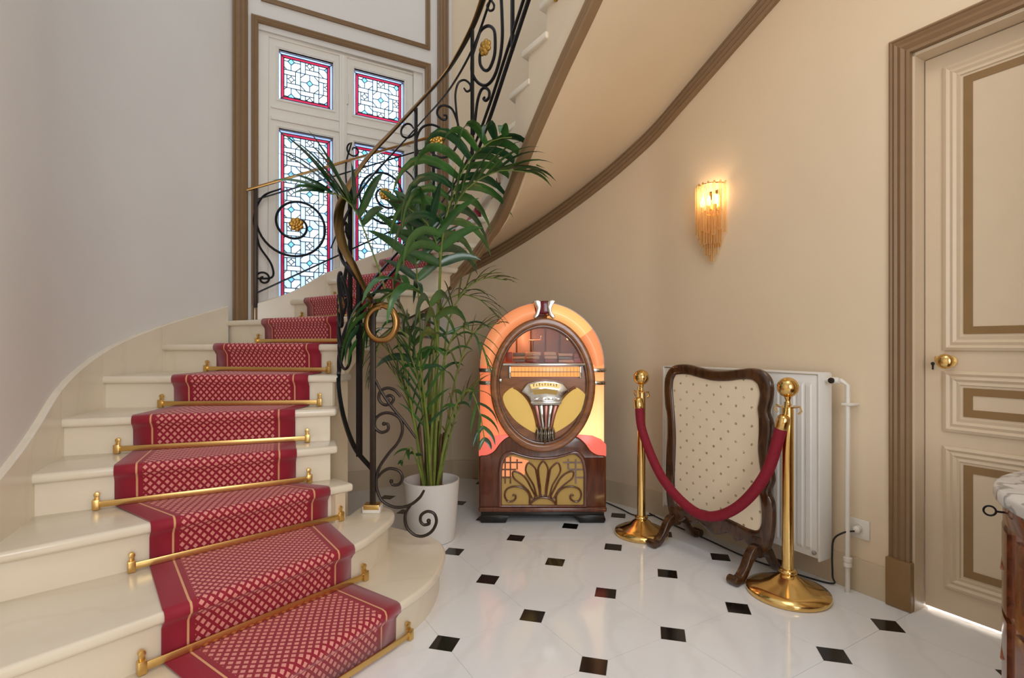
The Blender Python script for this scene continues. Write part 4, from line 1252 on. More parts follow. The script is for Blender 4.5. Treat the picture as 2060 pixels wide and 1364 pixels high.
# selector head, pink fluted column, chrome shell
XC = 0.012
def JC(x, y): p = J(x, y); return (p[0] - J(430, 0)[0] + XC, p[1])
head = [JC(*p) for p in ((300, 545), (335, 500), (380, 488), (432, 484), (485, 488), (530, 500), (565, 540), (530, 575), (515, 620), (360, 620), (345, 575))]
hd_ = obj('selector_head', MB().prism(head, 0.03, 0.085, fj), 'chrome', jb, bevel=0.008)
lab = [JC(*p) for p in ((348, 505), (390, 497), (432, 494), (475, 497), (516, 505), (508, 530), (470, 522), (432, 520), (394, 522), (358, 530))]
lb = obj('label_plate', MB().prism(lab, 0.08, 0.089, fj), 'label_cream', hd_, smooth=0)
random.seed(3)
for i in range(9):
    t = (i + 0.5) / 9; x = 362 + 140 * t; y = 512 - 7 * math.sin(PI * t); hh = random.choice([5, 7, 8, 5, 6]); ww = random.choice([2.5, 4, 3])
    mk = MB(); c_ = JC(x, y)
    mk.box((c_[0] - ww * .001156, c_[1] - hh * .0011, 0.088), (c_[0] + ww * .0003, c_[1] + hh * .0011, 0.0905), fj)
    if i % 2 == 0: mk.box((c_[0] - ww * .0018, c_[1] + hh * .0006, 0.088), (c_[0] + ww * .0012, c_[1] + hh * .0011, 0.0905), fj)
    else: mk.box((c_[0] - ww * .001, c_[1] - hh * .0011, 0.088), (c_[0] + ww * .0016, c_[1] - hh * .0006, 0.0905), fj)
    obj('letter_mark', mk, 'juke_dark', lb, smooth=0)
w2 = [JC(*p) for p in ((362, 537), (432, 527), (502, 537), (494, 562), (432, 556), (370, 562))]
obj('lower_label', MB().prism(w2, 0.08, 0.088, fj), 'gold_cloth', hd_, smooth=0)
obj('coin_lip', MB().box((JC(352, 0)[0], JC(0, 612)[1], 0.07), (JC(520, 0)[0], JC(0, 596)[1], 0.100), fj), 'chrome', hd_, bevel=0.005)
for i in range(4):
    bt_ = JC(362 + 40 * i + 4, 585); obj('button', MB().box((bt_[0], bt_[1] - 0.006, 0.08), (bt_[0] + 0.034, bt_[1] + 0.006, 0.094), fj), 'mirror_chrome', hd_, bevel=0.003)
for i in range(5):
    t0, t1 = i / 5, (i + 0.86) / 5
    P = [JC(372 + 136 * t0, 622), JC(372 + 136 * t1, 622), JC(405 + 66 * t1, 756), JC(405 + 66 * t0, 756)]
    obj('flute', MB().prism(P, 0.03, 0.072 - 0.006 * abs(i - 2), fj), 'juke_pink' if i % 2 == 0 else 'chrome', jb, bevel=0.005)
for i in range(5):
    x = 388 + 22 * i; c_ = JC(x, 786 - 4 * abs(i - 2)); hgt = 0.056 - 0.006 * abs(i - 2)
    obj('shell_flute', MB().sphere(fj(c_[0], c_[1], 0.072), hgt, 12, 10, (0.0135 / hgt, 0.6, 1)), 'chrome', jb)
# keystone at the top of the arch
key = [J(*p) for p in ((408, 46), (460, 46), (466, 70), (462, 95), (464, 118), (404, 118), (406, 95), (402, 70))]
ky = obj('keystone', MB().prism([(a - 0.004, b) for a, b in key], -0.10, 0.072, fj), 'juke_red', jb, bevel=0.012, seg=3)
for sg in (1, -1):
    clip = [(368, 48), (392, 44), (408, 52), (410, 80), (404, 112), (392, 134), (376, 144), (370, 130), (384, 112), (388, 92), (380, 70)]
    P = [J(*p) for p in clip]
    if sg < 0: P = [(0.0126 - a + 0.006, b) for a, b in P]
    P = cm2([(a - 0.001, b) for a, b in P], 4, True)
    obj('chrome_clip', MB().prism(P, -0.08, 0.082, fj), 'chrome', ky, bevel=0.008, seg=3)
# lower cabinet
def mir(P): return P + [(-a, b) for a, b in P[::-1]]
outl = mir([(0.408, 0.082)] + [(0.408, 0.425)] + cm2([(0.395, 0.432), (0.352, 0.437), (0.31, 0.462), (0.272, 0.512), (0.225, 0.55), (0.165, 0.56)], 5) + [(0.10, 0.52)])
obj('lower_cabinet', MB().prism(outl, -0.50, 0.046, fj), 'mahogany', jb, bevel=0.012, seg=3)
fo = mir([(0.285, 0.105)] + cm2([(0.285, 0.33), (0.272, 0.41), (0.24, 0.452), (0.20, 0.462), (0.14, 0.444), (0.07, 0.428), (0.0, 0.424)], 4)[:-1] + [(0.012, 0.424)])
fi = [(a * 0.915, 0.118 + (b - 0.105) * 0.905) for a, b in fo]
obj('grille_frame', MB().ring(fo, fi, 0.03, 0.066, fj), 'mahogany', jb, bevel=0.007)
obj('grille_cloth', MB().prism(fi, 0.045, 0.049, fj), 'gold_cloth', jb, smooth=0)
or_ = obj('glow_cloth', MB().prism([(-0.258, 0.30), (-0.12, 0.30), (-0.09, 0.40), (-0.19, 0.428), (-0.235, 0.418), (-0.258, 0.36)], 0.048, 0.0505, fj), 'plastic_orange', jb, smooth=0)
def mirK(P): return [(1970 - x, y) for x, y in P]
pet = [[(985, 325), (1045, 400), (1050, 500), (1022, 700), (1015, 800), (955, 800), (948, 700), (922, 500), (927, 400)],
       [(1190, 345), (1230, 420), (1215, 500), (1120, 660), (1075, 810), (1035, 805), (1055, 650), (1080, 500), (1100, 420)],
       [(1410, 470), (1400, 560), (1290, 650), (1195, 740), (1140, 840), (1100, 822), (1150, 715), (1230, 570), (1320, 490)]]
pet = pet + [mirK(p) for p in pet[1:]]
for p in pet:
    P = cm2([K(*q_) for q_ in p], 4, True); P = [(a - 0.018, b) for a, b in P]
    po = obj('sunburst_petal', MB().prism(P, 0.046, 0.058, fj), 'gold_cloth', jb, bevel=0.004)
    obj('petal_rim', MB().tube([fj(a, b, 0.056) for a, b in P], 0.0062, 8, closed=True), 'juke_dark', po)
dome = [(a - 0.018, b) for a, b in [K(*q_) for q_ in ((790, 950), (840, 890), (910, 850), (985, 838), (1060, 850), (1130, 890), (1180, 950))]]
obj('sunburst_arc', MB().tube([fj(a, b, 0.056) for a, b in cm2(dome, 5)], 0.007, 8), 'juke_dark', jb)
vol = [(1175, 920), (1180, 800), (1260, 710), (1390, 680), (1500, 720), (1530, 810), (1490, 890), (1420, 890), (1375, 850), (1385, 800), (1420, 810)]
for V_ in (vol, mirK(vol)):
    obj('grille_scroll', MB().tube([fj(a - 0.018, b, 0.056) for a, b in cm2([K(*q_) for q_ in V_], 5)], 0.006, 8), 'juke_dark', jb)
for x in (445, 520, 615, 1345, 1450):
    zt_ = 0.425 if x in (445, 520) else 0.41
    p0, p1 = K(x, 640), K(x, 200); 
    obj('lattice_bar', MB().box((p0[0] - 0.022, K(x, 440 if 600 < x < 1400 else 640)[1], 0.045), (p0[0] - 0.013, zt_, 0.055), fj), 'juke_dark', jb, smooth=0)
for y, xr in ((340, 0.13), (440, 0.17), (555, 0.205)):
    z = K(0, y)[1]
    for sg in (1, -1):
        a0_, a1_ = sorted((sg * xr - 0.0, sg * 0.258)); obj('lattice_bar', MB().box((a0_, z - 0.0045, 0.045), (a1_, z + 0.0045, 0.0545), fj), 'juke_dark', jb, smooth=0)
obj('base_moulding', MB().box((-0.410, 0.072, -0.50), (0.410, 0.104, 0.060), fj), 'mahogany', jb, bevel=0.010, seg=3)
obj('plinth', MB().box((-0.395, 0.045, -0.48), (0.395, 0.075, 0.045), fj), 'black_lacquer', jb, bevel=0.005)
for sx in (-1, 1):
    for c0, c1 in ((-0.10, 0.05), (-0.48, -0.33)):
        P = [(0.395, 0.0), (0.405, 0.02), (0.395, 0.05), (0.20, 0.05), (0.225, 0.028), (0.235, 0.0)]
        obj('foot', MB().prism([(sx * a, b) for a, b in P], c0, c1, fj), 'black_lacquer', jb, bevel=0.006)
obj('side_lock', MB().sphere(Vector((-0.412, 0.16, 0.235)), 0.034, 14, 10, (0.35, 0.8, 1)), 'chrome', jb)

# ================================================================== POTTED PALM
palm = thing('potted_palm', 'tall kentia palm with drooping fronds in a white pot beside the newel', 'plant', (-.475, 3.10, 0))
pc = (-.475, 3.10, 0)
pot = obj('pot', MB().lathe([(0.125, 0.0), (0.135, 0.004), (0.150, 0.15), (0.163, 0.34), (0.164, 0.348), (0.158, 0.350), (0.152, 0.345), (0.148, 0.30)], pc, 48), 'pot_white', palm, smooth=50)
obj('soil', MB().lathe([(0.148, 0.285), (0.147, 0.292), (0.09, 0.300), (0.002, 0.306)], pc, 32), 'soil', palm)
FR = {
 'A': [(-0.472, 3.08, 0.29), (-0.473, 3.05, 0.834), (-0.42, 3.0, 1.407), (-0.396, 2.95, 1.681), (-0.35, 2.90, 1.90), (-0.245, 2.87, 2.13), (-0.11, 2.86, 2.25), (0.0, 2.86, 2.27)],
 'B': [(-0.458, 3.1, 0.29), (-0.446, 3.1, 0.829), (-0.421, 3.05, 1.411), (-0.389, 3.0, 1.747), (-0.279, 2.95, 1.988), (-0.082, 2.9, 2.098), (0.10, 2.88, 2.085)],
 'C': [(-0.507, 3.06, 0.29), (-0.578, 2.98, 0.841), (-0.686, 2.9, 1.398), (-0.795, 2.85, 1.744), (-0.845, 2.8, 1.87), (-0.92, 2.78, 1.935), (-1.02, 2.77, 1.945)],
 'D': [(-0.483, 3.04, 0.29), (-0.442, 2.96, 0.843), (-0.406, 2.86, 1.151), (-0.444, 2.76, 1.372), (-0.558, 2.68, 1.429), (-0.682, 2.62, 1.323), (-0.75, 2.6, 1.15)],
 'E': [(-0.496, 3.12, 0.29), (-0.531, 3.12, 0.827), (-0.543, 3.1, 1.269), (-0.556, 3.06, 1.586), (-0.571, 3.02, 1.809), (-0.59, 3.0, 1.95)],
 'F': [(-0.452, 3.1, 0.29), (-0.411, 3.1, 0.829), (-0.381, 3.1, 1.24), (-0.291, 3.08, 1.443), (-0.159, 3.05, 1.527), (-0.03, 3.0, 1.51)],
 'G': [(-0.437, 3.08, 0.29), (-0.376, 3.06, 0.688), (-0.302, 3.04, 1.036), (-0.2, 3.02, 1.223), (-0.071, 3.0, 1.265)],
 'H': [(-0.44, 3.06, 0.29), (-0.383, 3.0, 0.584), (-0.306, 2.94, 0.817), (-0.233, 2.9, 0.89), (-0.176, 2.86, 0.772), (-0.148, 2.85, 0.62)],
 'I': [(-0.504, 3.1, 0.29), (-0.568, 3.08, 0.685), (-0.664, 3.05, 1.007), (-0.757, 3.02, 1.151), (-0.837, 3.0, 1.123)],
 'J': [(-0.481, 3.1, 0.29), (-0.531, 3.12, 0.739), (-0.588, 3.14, 1.122), (-0.65, 3.15, 1.331), (-0.74, 3.14, 1.421)],
 'K': [(-0.456, 3.05, 0.29), (-0.423, 2.98, 0.757), (-0.373, 2.92, 1.068), (-0.284, 2.86, 1.232), (-0.185, 2.8, 1.177), (-0.118, 2.78, 1.019)],
 'L': [(-0.497, 3.02, 0.29), (-0.536, 2.98, 0.475), (-0.57, 2.94, 0.567), (-0.609, 2.9, 0.493)],
 'M': [(-0.475, 3.14, 0.29), (-0.509, 3.2, 0.759), (-0.49, 3.24, 1.183), (-0.386, 3.26, 1.43), (-0.216, 3.26, 1.43), (-0.08, 3.24, 1.306)],
 'P': [(-0.47, 3.07, 0.29), (-0.45, 3.06, 0.834), (-0.42, 3.02, 1.40), (-0.41, 2.97, 1.64), (-0.46, 2.90, 1.80), (-0.56, 2.84, 1.88)],
 'Q': [(-0.50, 3.08, 0.29), (-0.55, 3.06, 0.60), (-0.62, 3.02, 0.88), (-0.70, 2.98, 1.02)],
 'R': [(-0.44, 3.10, 0.29), (-0.38, 3.10, 0.55), (-0.30, 3.08, 0.80), (-0.20, 3.05, 0.92)],
 'S': [(-0.48, 3.05, 0.29), (-0.49, 2.98, 0.65), (-0.52, 2.90, 0.95), (-0.56, 2.84, 1.12)],
 'N': [(-0.464, 3.03, 0.29), (-0.478, 2.94, 0.734), (-0.514, 2.86, 1.07), (-0.609, 2.8, 1.23), (-0.692, 2.76, 1.15), (-0.739, 2.74, 0.969)]}
#        start of blade, leaflet pairs, leaflet length, width, droop, forward lean
FS = {'A': (0.64, 13, 0.54, 0.046, 2.4, 0.35), 'B': (0.68, 12, 0.44, 0.036, 0.65, 1.2), 'C': (0.84, 8, 0.46, 0.052, 0.35, 1.2), 'D': (0.56, 10, 0.42, 0.048, 1.6, 0.6), 'E': (0.74, 6, 0.36, 0.050, 0.45, 1.2),
      'F': (0.62, 9, 0.26, 0.016, 0.5, 1.0), 'G': (0.58, 8, 0.24, 0.014, 0.5, 1.1), 'H': (0.55, 7, 0.20, 0.022, 1.3, 0.5), 'I': (0.60, 8, 0.24, 0.016, 0.6, 1.0), 'J': (0.64, 6, 0.34, 0.042, 1.0, 0.8), 'K': (0.55, 9, 0.26, 0.016, 1.0, 0.9), 'L': (0.6, 3, 0.10, 0.022, 0.8, 0.5), 'M': (0.58, 9, 0.28, 0.018, 0.7, 1.0), 'N': (0.55, 9, 0.28, 0.020, 1.2, 0.8),
      'P': (0.78, 6, 0.36, 0.048, 0.6, 0.8), 'Q': (0.45, 8, 0.26, 0.014, 0.4, 1.5), 'R': (0.45, 8, 0.24, 0.014, 0.5, 1.4), 'S': (0.45, 8, 0.28, 0.016, 0.4, 1.6)}
SIDE = {'A': Vector((-0.62, -0.78, 0)), 'C': Vector((0.62, -0.58, -0.53)), 'B': Vector((0.05, -1, 0)), 'D': Vector((-0.15, -1, 0))}
random.seed(11)
def leaflet(p, dirv, length, width, droop, nrm):
    """narrow folded blade bending under its own weight"""
    n = 7; vs = []; fs = []; pos = Vector(p); d = dirv.normalized(); sd = d.cross(nrm)
    sd = sd.normalized() if sd.length > 1e-4 else d.orthogonal().normalized()
    for i in range(n + 1):
        t = i / n
        w = width * 0.5 * (math.sin(PI * (0.10 + 0.90 * t) ** 0.75) ** 0.8 if t < 1 else 0.0) + 0.0006
        up = sd.cross(d)
        vs += [pos - sd * w + up * (w * 0.35), pos.copy(), pos + sd * w + up * (w * 0.35)]
        pos = pos + d * (length / n)
        d = (d + Vector((0, 0, -1)) * (droop * 2.1 / n) * (0.35 + t)).normalized()
        sd = (sd - d * sd.dot(d)).normalized()
    for i in range(n):
        a = i * 3; fs += [(a, a + 1, a + 4, a + 3), (a + 1, a + 2, a + 5, a + 4)]
    return MB().add(vs, fs)
for key_, pts in FR.items():
    b0, npair, ll, lw, drp, fwd = FS[key_]
    pth = resample(catmull(pts, 8), 40)
    rad = [0.0085 * (1 - 0.80 * (i / 39)) + 0.0012 for i in range(40)]
    fr_ = obj('frond', MB().tube(pth, rad, 7), 'stem_green', palm)
    for i in range(npair):
        t = b0 + (0.985 - b0) * (i / (npair - 1)) ** 0.9; idx = min(38.99, t * 39); i0 = int(idx); f = idx - i0
        p = pth[i0].lerp(pth[i0 + 1], f); tan = (pth[i0 + 1] - pth[max(0, i0 - 1)]).normalized()
        up = Vector((0, 0, 1)); sd = tan.cross(up)
        if sd.length < 0.2: sd = tan.cross(Vector((0, -1, 0.2)))
        sd.normalize()
        if key_ in SIDE: sd = SIDE[key_]
        nr = sd.cross(tan).normalized()
        if nr.z < 0: nr = -nr
        prof = math.sin(PI * (0.22 + 0.70 * (i / (npair - 1)))) ** 0.7
        for sg in (1, -1):
            fw = fwd * (0.7 + 0.6 * i / (npair - 1)) + random.uniform(-.08, .08)
            d = sd * sg * (1.0 - 0.35 * i / npair) + tan * fw + nr * random.uniform(0.10, 0.34)
            obj('leaflet', leaflet(p, d, ll * prof * random.uniform(.88, 1.1), lw * random.uniform(.85, 1.1), drp * random.uniform(.75, 1.25) * (0.45 if key_ == 'A' and sg < 0 else 1.0), nr),
                'leaf' if (i + (sg > 0)) % 3 else 'leaf_dark', fr_, smooth=60, recalc=False)
for i in range(7):
    a = i * 0.9 + 0.3; r_ = 0.045 + 0.012 * (i % 3)
    p0 = Vector((pc[0] + r_ * math.cos(a), pc[1] + r_ * math.sin(a), 0.28)); p1 = p0 + Vector((0.03 * math.cos(a), 0.02 * math.sin(a), 0.34 + 0.06 * (i % 3)))
    obj('stem_sheath', MB().tube([p0, p0.lerp(p1, 0.5), p1], [0.016, 0.012, 0.007], 8), 'stem_brown', palm)

# ================================================================== STANCHIONS AND ROPE
def stanchion(x, y, label, br, yaw):
    t = thing('stanchion', label, 'stanchion', (x, y, 0), rz=0.0, group='brass stanchions')
    obj('base', MB().lathe([(br * 0.96, 0.0), (br, 0.006), (br, 0.020), (br * 0.985, 0.026), (br * 0.78, 0.042), (br * 0.45, 0.064), (0.05, 0.084), (0.036, 0.092), (0.030, 0.10)], (0, 0, 0), 56), 'brass', t, smooth=50)
    obj('collar', MB().lathe([(0.028, 0.092), (0.037, 0.097), (0.040, 0.105), (0.037, 0.113), (0.028, 0.118)], (0, 0, 0), 32), 'brass', t, smooth=50)
    obj('pole', MB().lathe([(0.026, 0.10), (0.0245, 0.14), (0.0245, 0.84), (0.023, 0.852)], (0, 0, 0), 32), 'brass', t, smooth=50)
    tr = obj('rope_ring', MB().lathe([(0.018, 0.850), (0.046, 0.856), (0.047, 0.860), (0.018, 0.866)], (0, 0, 0), 28), 'brass', t, smooth=50)
    for k in range(2):
        a = yaw + PI * k; c_, s_ = math.cos(a), math.sin(a)
        obj('hook', MB().tube([(c_ * 0.03, s_ * 0.03, 0.856), (c_ * 0.055, s_ * 0.055, 0.862), (c_ * 0.062, s_ * 0.062, 0.842), (c_ * 0.048, s_ * 0.048, 0.828)], 0.004, 8), 'brass', tr)
    obj('neck', MB().lathe([(0.019, 0.864), (0.012, 0.872), (0.010, 0.885), (0.016, 0.902), (0.018, 0.908)], (0, 0, 0), 24), 'brass', t, smooth=50)
    obj('ball', MB().sphere((0, 0, 0.946), 0.046, 32, 18), 'brass', t, smooth=60)
    return t
S1, S2 = Vector((0.778, 3.16, 0)), Vector((1.263, 2.405, 0))
yaw = math.atan2(S2.y - S1.y, S2.x - S1.x)
stanchion(S1.x, S1.y, 'brass stanchion with ball top standing beside the jukebox', 0.158, yaw)
stanchion(S2.x, S2.y, 'brass stanchion with ball top in front of the radiator valve end', 0.176, yaw)
dr_ = (S2 - S1).normalized()
fwd = Vector((-0.028, -0.050, 0))
pa = S1 + dr_ * 0.0 + fwd + Vector((0, 0, 0.80)); pb = S2 - dr_ * 0.020 + fwd + Vector((0, 0, 0.795))
rope = thing('barrier_rope', 'sagging crimson velvet rope hung between the two brass stanchions', 'rope', (pa + pb) / 2)
rp = catmull([pa, pa + dr_ * 0.035 + Vector((0, 0, -0.18)), pa + dr_ * 0.19 + Vector((0, 0, -0.42)), pa + dr_ * 0.42 + Vector((0, 0, -0.545)), pa + dr_ * 0.62 + Vector((0, 0, -0.475)), pa + dr_ * 0.79 + Vector((0, 0, -0.27)), pb], 10)
obj('velvet_rope', MB().tube(rp, 0.026, 14), 'velvet', rope, smooth=60)
for p, nx in ((rp[0], rp[2]), (rp[-1], rp[-3])):
    d = (p - nx).normalized(); Mr = d.to_track_quat('Z', 'Y').to_matrix()
    e = obj('rope_end', MB().lathe([(0.027, -0.034), (0.029, -0.026), (0.028, 0.018), (0.018, 0.028), (0.010, 0.032)], p, 20, Mr), 'brass', rope, smooth=50)
    obj('snap_hook', MB().tube([p + d * 0.028, p + d * 0.045 + Vector((0, 0, 0.012)), p + d * 0.05 + Vector((0, 0, 0.036)) - fwd * 0.35, p + d * 0.03 + Vector((0, 0, 0.052)) - fwd * 0.8], 0.007, 8), 'brass', e)

# ================================================================== RADIATOR
RT0, RT1 = -1.205, -0.232      # along the wall, measured back from the door casing
rad = thing('radiator', 'white ribbed panel radiator mounted low on the right wall', 'radiator', frd((RT0 + RT1) / 2, 0.126, 0.09))
RZ0, RZ1, RF = 0.126, 1.01, 0.145
def rbox(t0, t1, z0, z1, d0, d1): return MB().box((t0, z0, d0), (t1, z1, d1), frd)
obj('front_panel', rbox(RT0, RT1, RZ0 + 0.01, RZ1 - 0.012, RF - 0.016, RF - 0.006), 'radiator_white', rad, bevel=0.003)
obj('rear_panel', rbox(RT0 + 0.01, RT1 - 0.01, RZ0 + 0.02, RZ1 - 0.03, 0.055, 0.07), 'radiator_white', rad, bevel=0.003)
n_r = 22; wr = (RT1 - RT0 - 0.06) / n_r
rib0 = None
for i in range(n_r):
    t0 = RT0 + 0.03 + wr * i
    vs = []
    prof = [(0.10, 0), (0.24, 0.0065), (0.76, 0.0065), (0.90, 0)]
    for z, ins in ((RZ0 + 0.035, 0.0), (RZ0 + 0.055, 1.0), (RZ1 - 0.065, 1.0), (RZ1 - 0.045, 0.0)):
        vs += [frd(t0 + wr * a, z, RF - 0.007 + b * ins) for a, b in prof]
    fs = [(r_ * 4 + c_, r_ * 4 + c_ + 1, r_ * 4 + 5 + c_, r_ * 4 + 4 + c_) for r_ in range(3) for c_ in range(3)]
    obj('rib', MB().add(vs, fs), 'radiator_white', rad, smooth=0)
obj('side_cover', rbox(RT1 - 0.003, RT1 + 0.006, RZ0, RZ1 - 0.006, 0.045, RF + 0.001), 'radiator_white', rad, bevel=0.002)
obj('side_cover', rbox(RT0 - 0.006, RT0 + 0.003, RZ0, RZ1 - 0.006, 0.045, RF + 0.001), 'radiator_white', rad, bevel=0.002)
tg = obj('top_grille', rbox(RT0, RT1, RZ1 - 0.008, RZ1, 0.045, RF), 'radiator_white', rad, bevel=0.002)
for t in (RT0 + 0.15, RT1 - 0.15):
    obj('wall_bracket', rbox(t - 0.02, t + 0.02, RZ0 + 0.1, RZ1 - 0.1, 0.0, 0.056), 'radiator_white', rad, smooth=0)
Mt = DD.to_track_quat('Z', 'Y').to_matrix()
vp = frd(RT1 + 0.006, 0.975, 0.095)
vlv = obj('valve', MB().lathe([(0.010, 0), (0.011, 0.02), (0.016, 0.022), (0.016, 0.05), (0.012, 0.06), (0.003, 0.062)], vp, 16, Mt), 'plastic_white', rad)
obj('valve_cap', MB().lathe([(0.013, 0), (0.014, 0.008), (0.012, 0.014), (0.004, 0.016)], vp + DD * 0.035 + ND * 0.012, 16, Mk), 'iron_brown', vlv)
pt = RT1 + 0.085
pp = [frd(RT1 + 0.03, 0.975, 0.09), frd(pt - 0.02, 0.975, 0.075), frd(pt, 0.955, 0.06), frd(pt, 0.5, 0.06), frd(pt, 0.09, 0.06), frd(pt, 0.0, 0.06)]
pipe = obj('supply_pipe', MB().tube(pp, 0.0105, 12), 'plastic_white', rad, smooth=50)
obj('pipe_clip', MB().box((pt - 0.022, 0.86, 0.0), (pt + 0.022, 0.872, 0.074), frd), 'plastic_white', pipe, bevel=0.003)
obj('pipe_joint', MB().lathe([(0.011, 0), (0.018, 0.004), (0.018, 0.02), (0.015, 0.024), (0.019, 0.028), (0.019, 0.044), (0.011, 0.048)], frd(pt, 0.115, 0.06), 14), 'plastic_white', pipe)
obj('drain_plug', MB().lathe([(0.009, 0), (0.011, 0.006), (0.009, 0.012)], frd(RT1 - 0.02, RZ0 + 0.035, RF - 0.006), 12, Mk), 'chrome', rad)

# ================================================================== FIRE SCREEN
SC = Vector((0.95, 3.05, 0)) + Vector((0.49, -0.87, 0)) * 0.27
scr = thing('fire_screen', 'dark carved wooden fire screen with cream sprigged fabric on scrolled feet', 'fire screen', SC, rz=math.atan2(-0.87, 0.49))
fs_ = lambda a, b, c: Vector((a, -c, b))        # c towards the room
so_ = [(-0.269, 1.022), (-0.185, 1.030), (-0.091, 1.015), (0.004, 1.003), (0.094, 1.008), (0.167, 1.018), (0.237, 1.024), (0.293, 1.012), (0.328, 0.978), (0.340, 0.93), (0.334, 0.87), (0.322, 0.815), (0.340, 0.764), (0.338, 0.704), (0.330, 0.634), (0.338, 0.560), (0.348, 0.49), (0.326, 0.43), (0.346, 0.385), (0.350, 0.30), (0.340, 0.216), (0.315, 0.145), (0.26, 0.118), (0.225, 0.130), (0.185, 0.160), (0.143, 0.135), (0.10, 0.165), (0.05, 0.142), (0.0, 0.125), (-0.05, 0.145), (-0.10, 0.165), (-0.143, 0.135), (-0.185, 0.160), (-0.225, 0.130), (-0.275, 0.118), (-0.313, 0.155), (-0.334, 0.28), (-0.336, 0.40), (-0.332, 0.52), (-0.324, 0.618), (-0.326, 0.725), (-0.342, 0.785), (-0.348, 0.88), (-0.342, 0.945), (-0.314, 0.995)]
si_ = [(-0.255, 0.968), (-0.178, 0.972), (-0.09, 0.958), (0.004, 0.947), (0.094, 0.952), (0.16, 0.963), (0.225, 0.966), (0.258, 0.950), (0.270, 0.925), (0.274, 0.90), (0.268, 0.86), (0.262, 0.825), (0.268, 0.775), (0.268, 0.70), (0.264, 0.634), (0.270, 0.57), (0.280, 0.50), (0.268, 0.44), (0.278, 0.385), (0.284, 0.33), (0.282, 0.265), (0.260, 0.228), (0.222, 0.222), (0.19, 0.224), (0.155, 0.230), (0.12, 0.234), (0.085, 0.238), (0.05, 0.240), (0.0, 0.242), (-0.05, 0.240), (-0.10, 0.236), (-0.14, 0.230), (-0.175, 0.222), (-0.205, 0.215), (-0.235, 0.212), (-0.262, 0.232), (-0.272, 0.31), (-0.272, 0.41), (-0.266, 0.52), (-0.264, 0.618), (-0.272, 0.725), (-0.280, 0.80), (-0.288, 0.88), (-0.284, 0.930), (-0.270, 0.958)]
oo = cm2(so_, 3, True); ii = cm2(si_, 3, True)
def lerp2(k): return [(a[0] + (b[0] - a[0]) * k, a[1] + (b[1] - a[1]) * k) for a, b in zip(oo, ii)]
mb = MB(); n = len(oo); vs = []; fs = []
loops = [(oo, -0.014), (oo, 0.008), (lerp2(0.10), 0.016), (lerp2(0.30), 0.019), (lerp2(0.62), 0.013), (lerp2(0.80), 0.016), (lerp2(0.92), 0.012), (ii, 0.004), (ii, -0.014)]
for L_, c_ in loops: vs += [fs_(a, b, c_) for a, b in L_]
m = len(loops)
for j in range(m):
    for i in range(n): fs.append((j * n + i, j * n + (i + 1) % n, ((j + 1) % m) * n + (i + 1) % n, ((j + 1) % m) * n + i))
obj('carved_frame', mb.add(vs, fs), 'screen_wood', scr, smooth=40)
obj('fabric_panel', MB().prism(lerp2(0.97), -0.008, 0.003, fs_), 'screen_fabric', scr, smooth=0)
fp = cm2([(0.0, 0.165), (0.045, 0.160), (0.085, 0.125), (0.115, 0.075), (0.150, 0.040), (0.185, 0.035), (0.200, 0.018), (0.190, 0.0), (0.150, 0.0), (0.118, 0.018), (0.085, 0.060), (0.055, 0.095), (0.020, 0.108), (0.0, 0.108)], 4)
for sx in (-0.27, 0.265):
    ft = obj('foot', MB().prism(fp + [(-a, b) for a, b in fp[::-1]], sx - 0.022, sx + 0.022, lambda a, b, c: Vector((c, -a, b))), 'screen_wood', scr, bevel=0.007, seg=3)
    for sg in (1, -1):
        obj('foot_scroll', MB().lathe([(0.020, -0.028), (0.022, -0.026), (0.022, 0.026), (0.020, 0.028)], (sx, -sg * 0.183, 0.0225), 20, Matrix.Rotation(PI / 2, 3, 'Y')), 'screen_wood', ft, bevel=0.003)
    obj('foot_block', MB().box((sx - 0.024, -0.02, 0.10), (sx + 0.024, 0.02, 0.20)), 'screen_wood', ft, bevel=0.005)

# ================================================================== WALL SCONCE
SCT = -0.938
sco = thing('wall_sconce', 'tiered glass-tube wall sconce glowing on the cream wall above the radiator', 'wall lamp', frd(SCT, 1.64, 0))
obj('back_plate', MB().box((SCT - 0.05, 1.72, 0.0), (SCT + 0.05, 2.06, 0.012), frd), 'brass', sco, bevel=0.004)
frm = obj('tier_ring', MB().tube([frd(SCT + 0.085 * math.cos(a), 2.085, 0.012 + 0.085 * math.sin(a)) for a in [PI * i / 16 for i in range(17)]], 0.004, 8), 'brass', sco)
obj('tier_ring', MB().tube([frd(SCT + 0.062 * math.cos(a), 1.93, 0.012 + 0.062 * math.sin(a)) for a in [PI * i / 16 for i in range(17)]], 0.004, 8), 'brass', sco)
obj('tier_ring', MB().tube([frd(SCT + 0.036 * math.cos(a), 1.82, 0.012 + 0.036 * math.sin(a)) for a in [PI * i / 16 for i in range(17)]], 0.004, 8), 'brass', sco)
def gtube(a, r, zt, zb):
    p = frd(SCT + r * math.cos(a), zt, 0.012 + r * math.sin(a)); ln = zb - zt
    g = obj('glass_tube', MB().lathe([(0.0085, ln), (0.0095, ln + 0.004), (0.0095, -0.004), (0.0085, 0)], p, 12), 'tube_glass', sco, smooth=50)
    obj('hook', MB().tube([p + Vector((0, 0, -0.004)), p + Vector((0, 0, 0.012)), p + Vector((0, 0, 0.016)) - ND * 0.006, p + Vector((0, 0, 0.008)) - ND * 0.012], 0.0022, 6), 'brass', g)
for i in range(9): gtube(PI * (0.03 + 0.94 * i / 8), 0.092, 2.082, 1.795 + 0.018 * math.sin(i * 2.1))
for i in range(7): gtube(PI * (0.06 + 0.88 * i / 6), 0.066, 1.925, 1.735)
for i in range(5): gtube(PI * (0.10 + 0.80 * i / 4), 0.040, 1.815, 1.675)
for i in range(2): gtube(PI * (0.35 + 0.30 * i), 0.016, 1.76, 1.635)
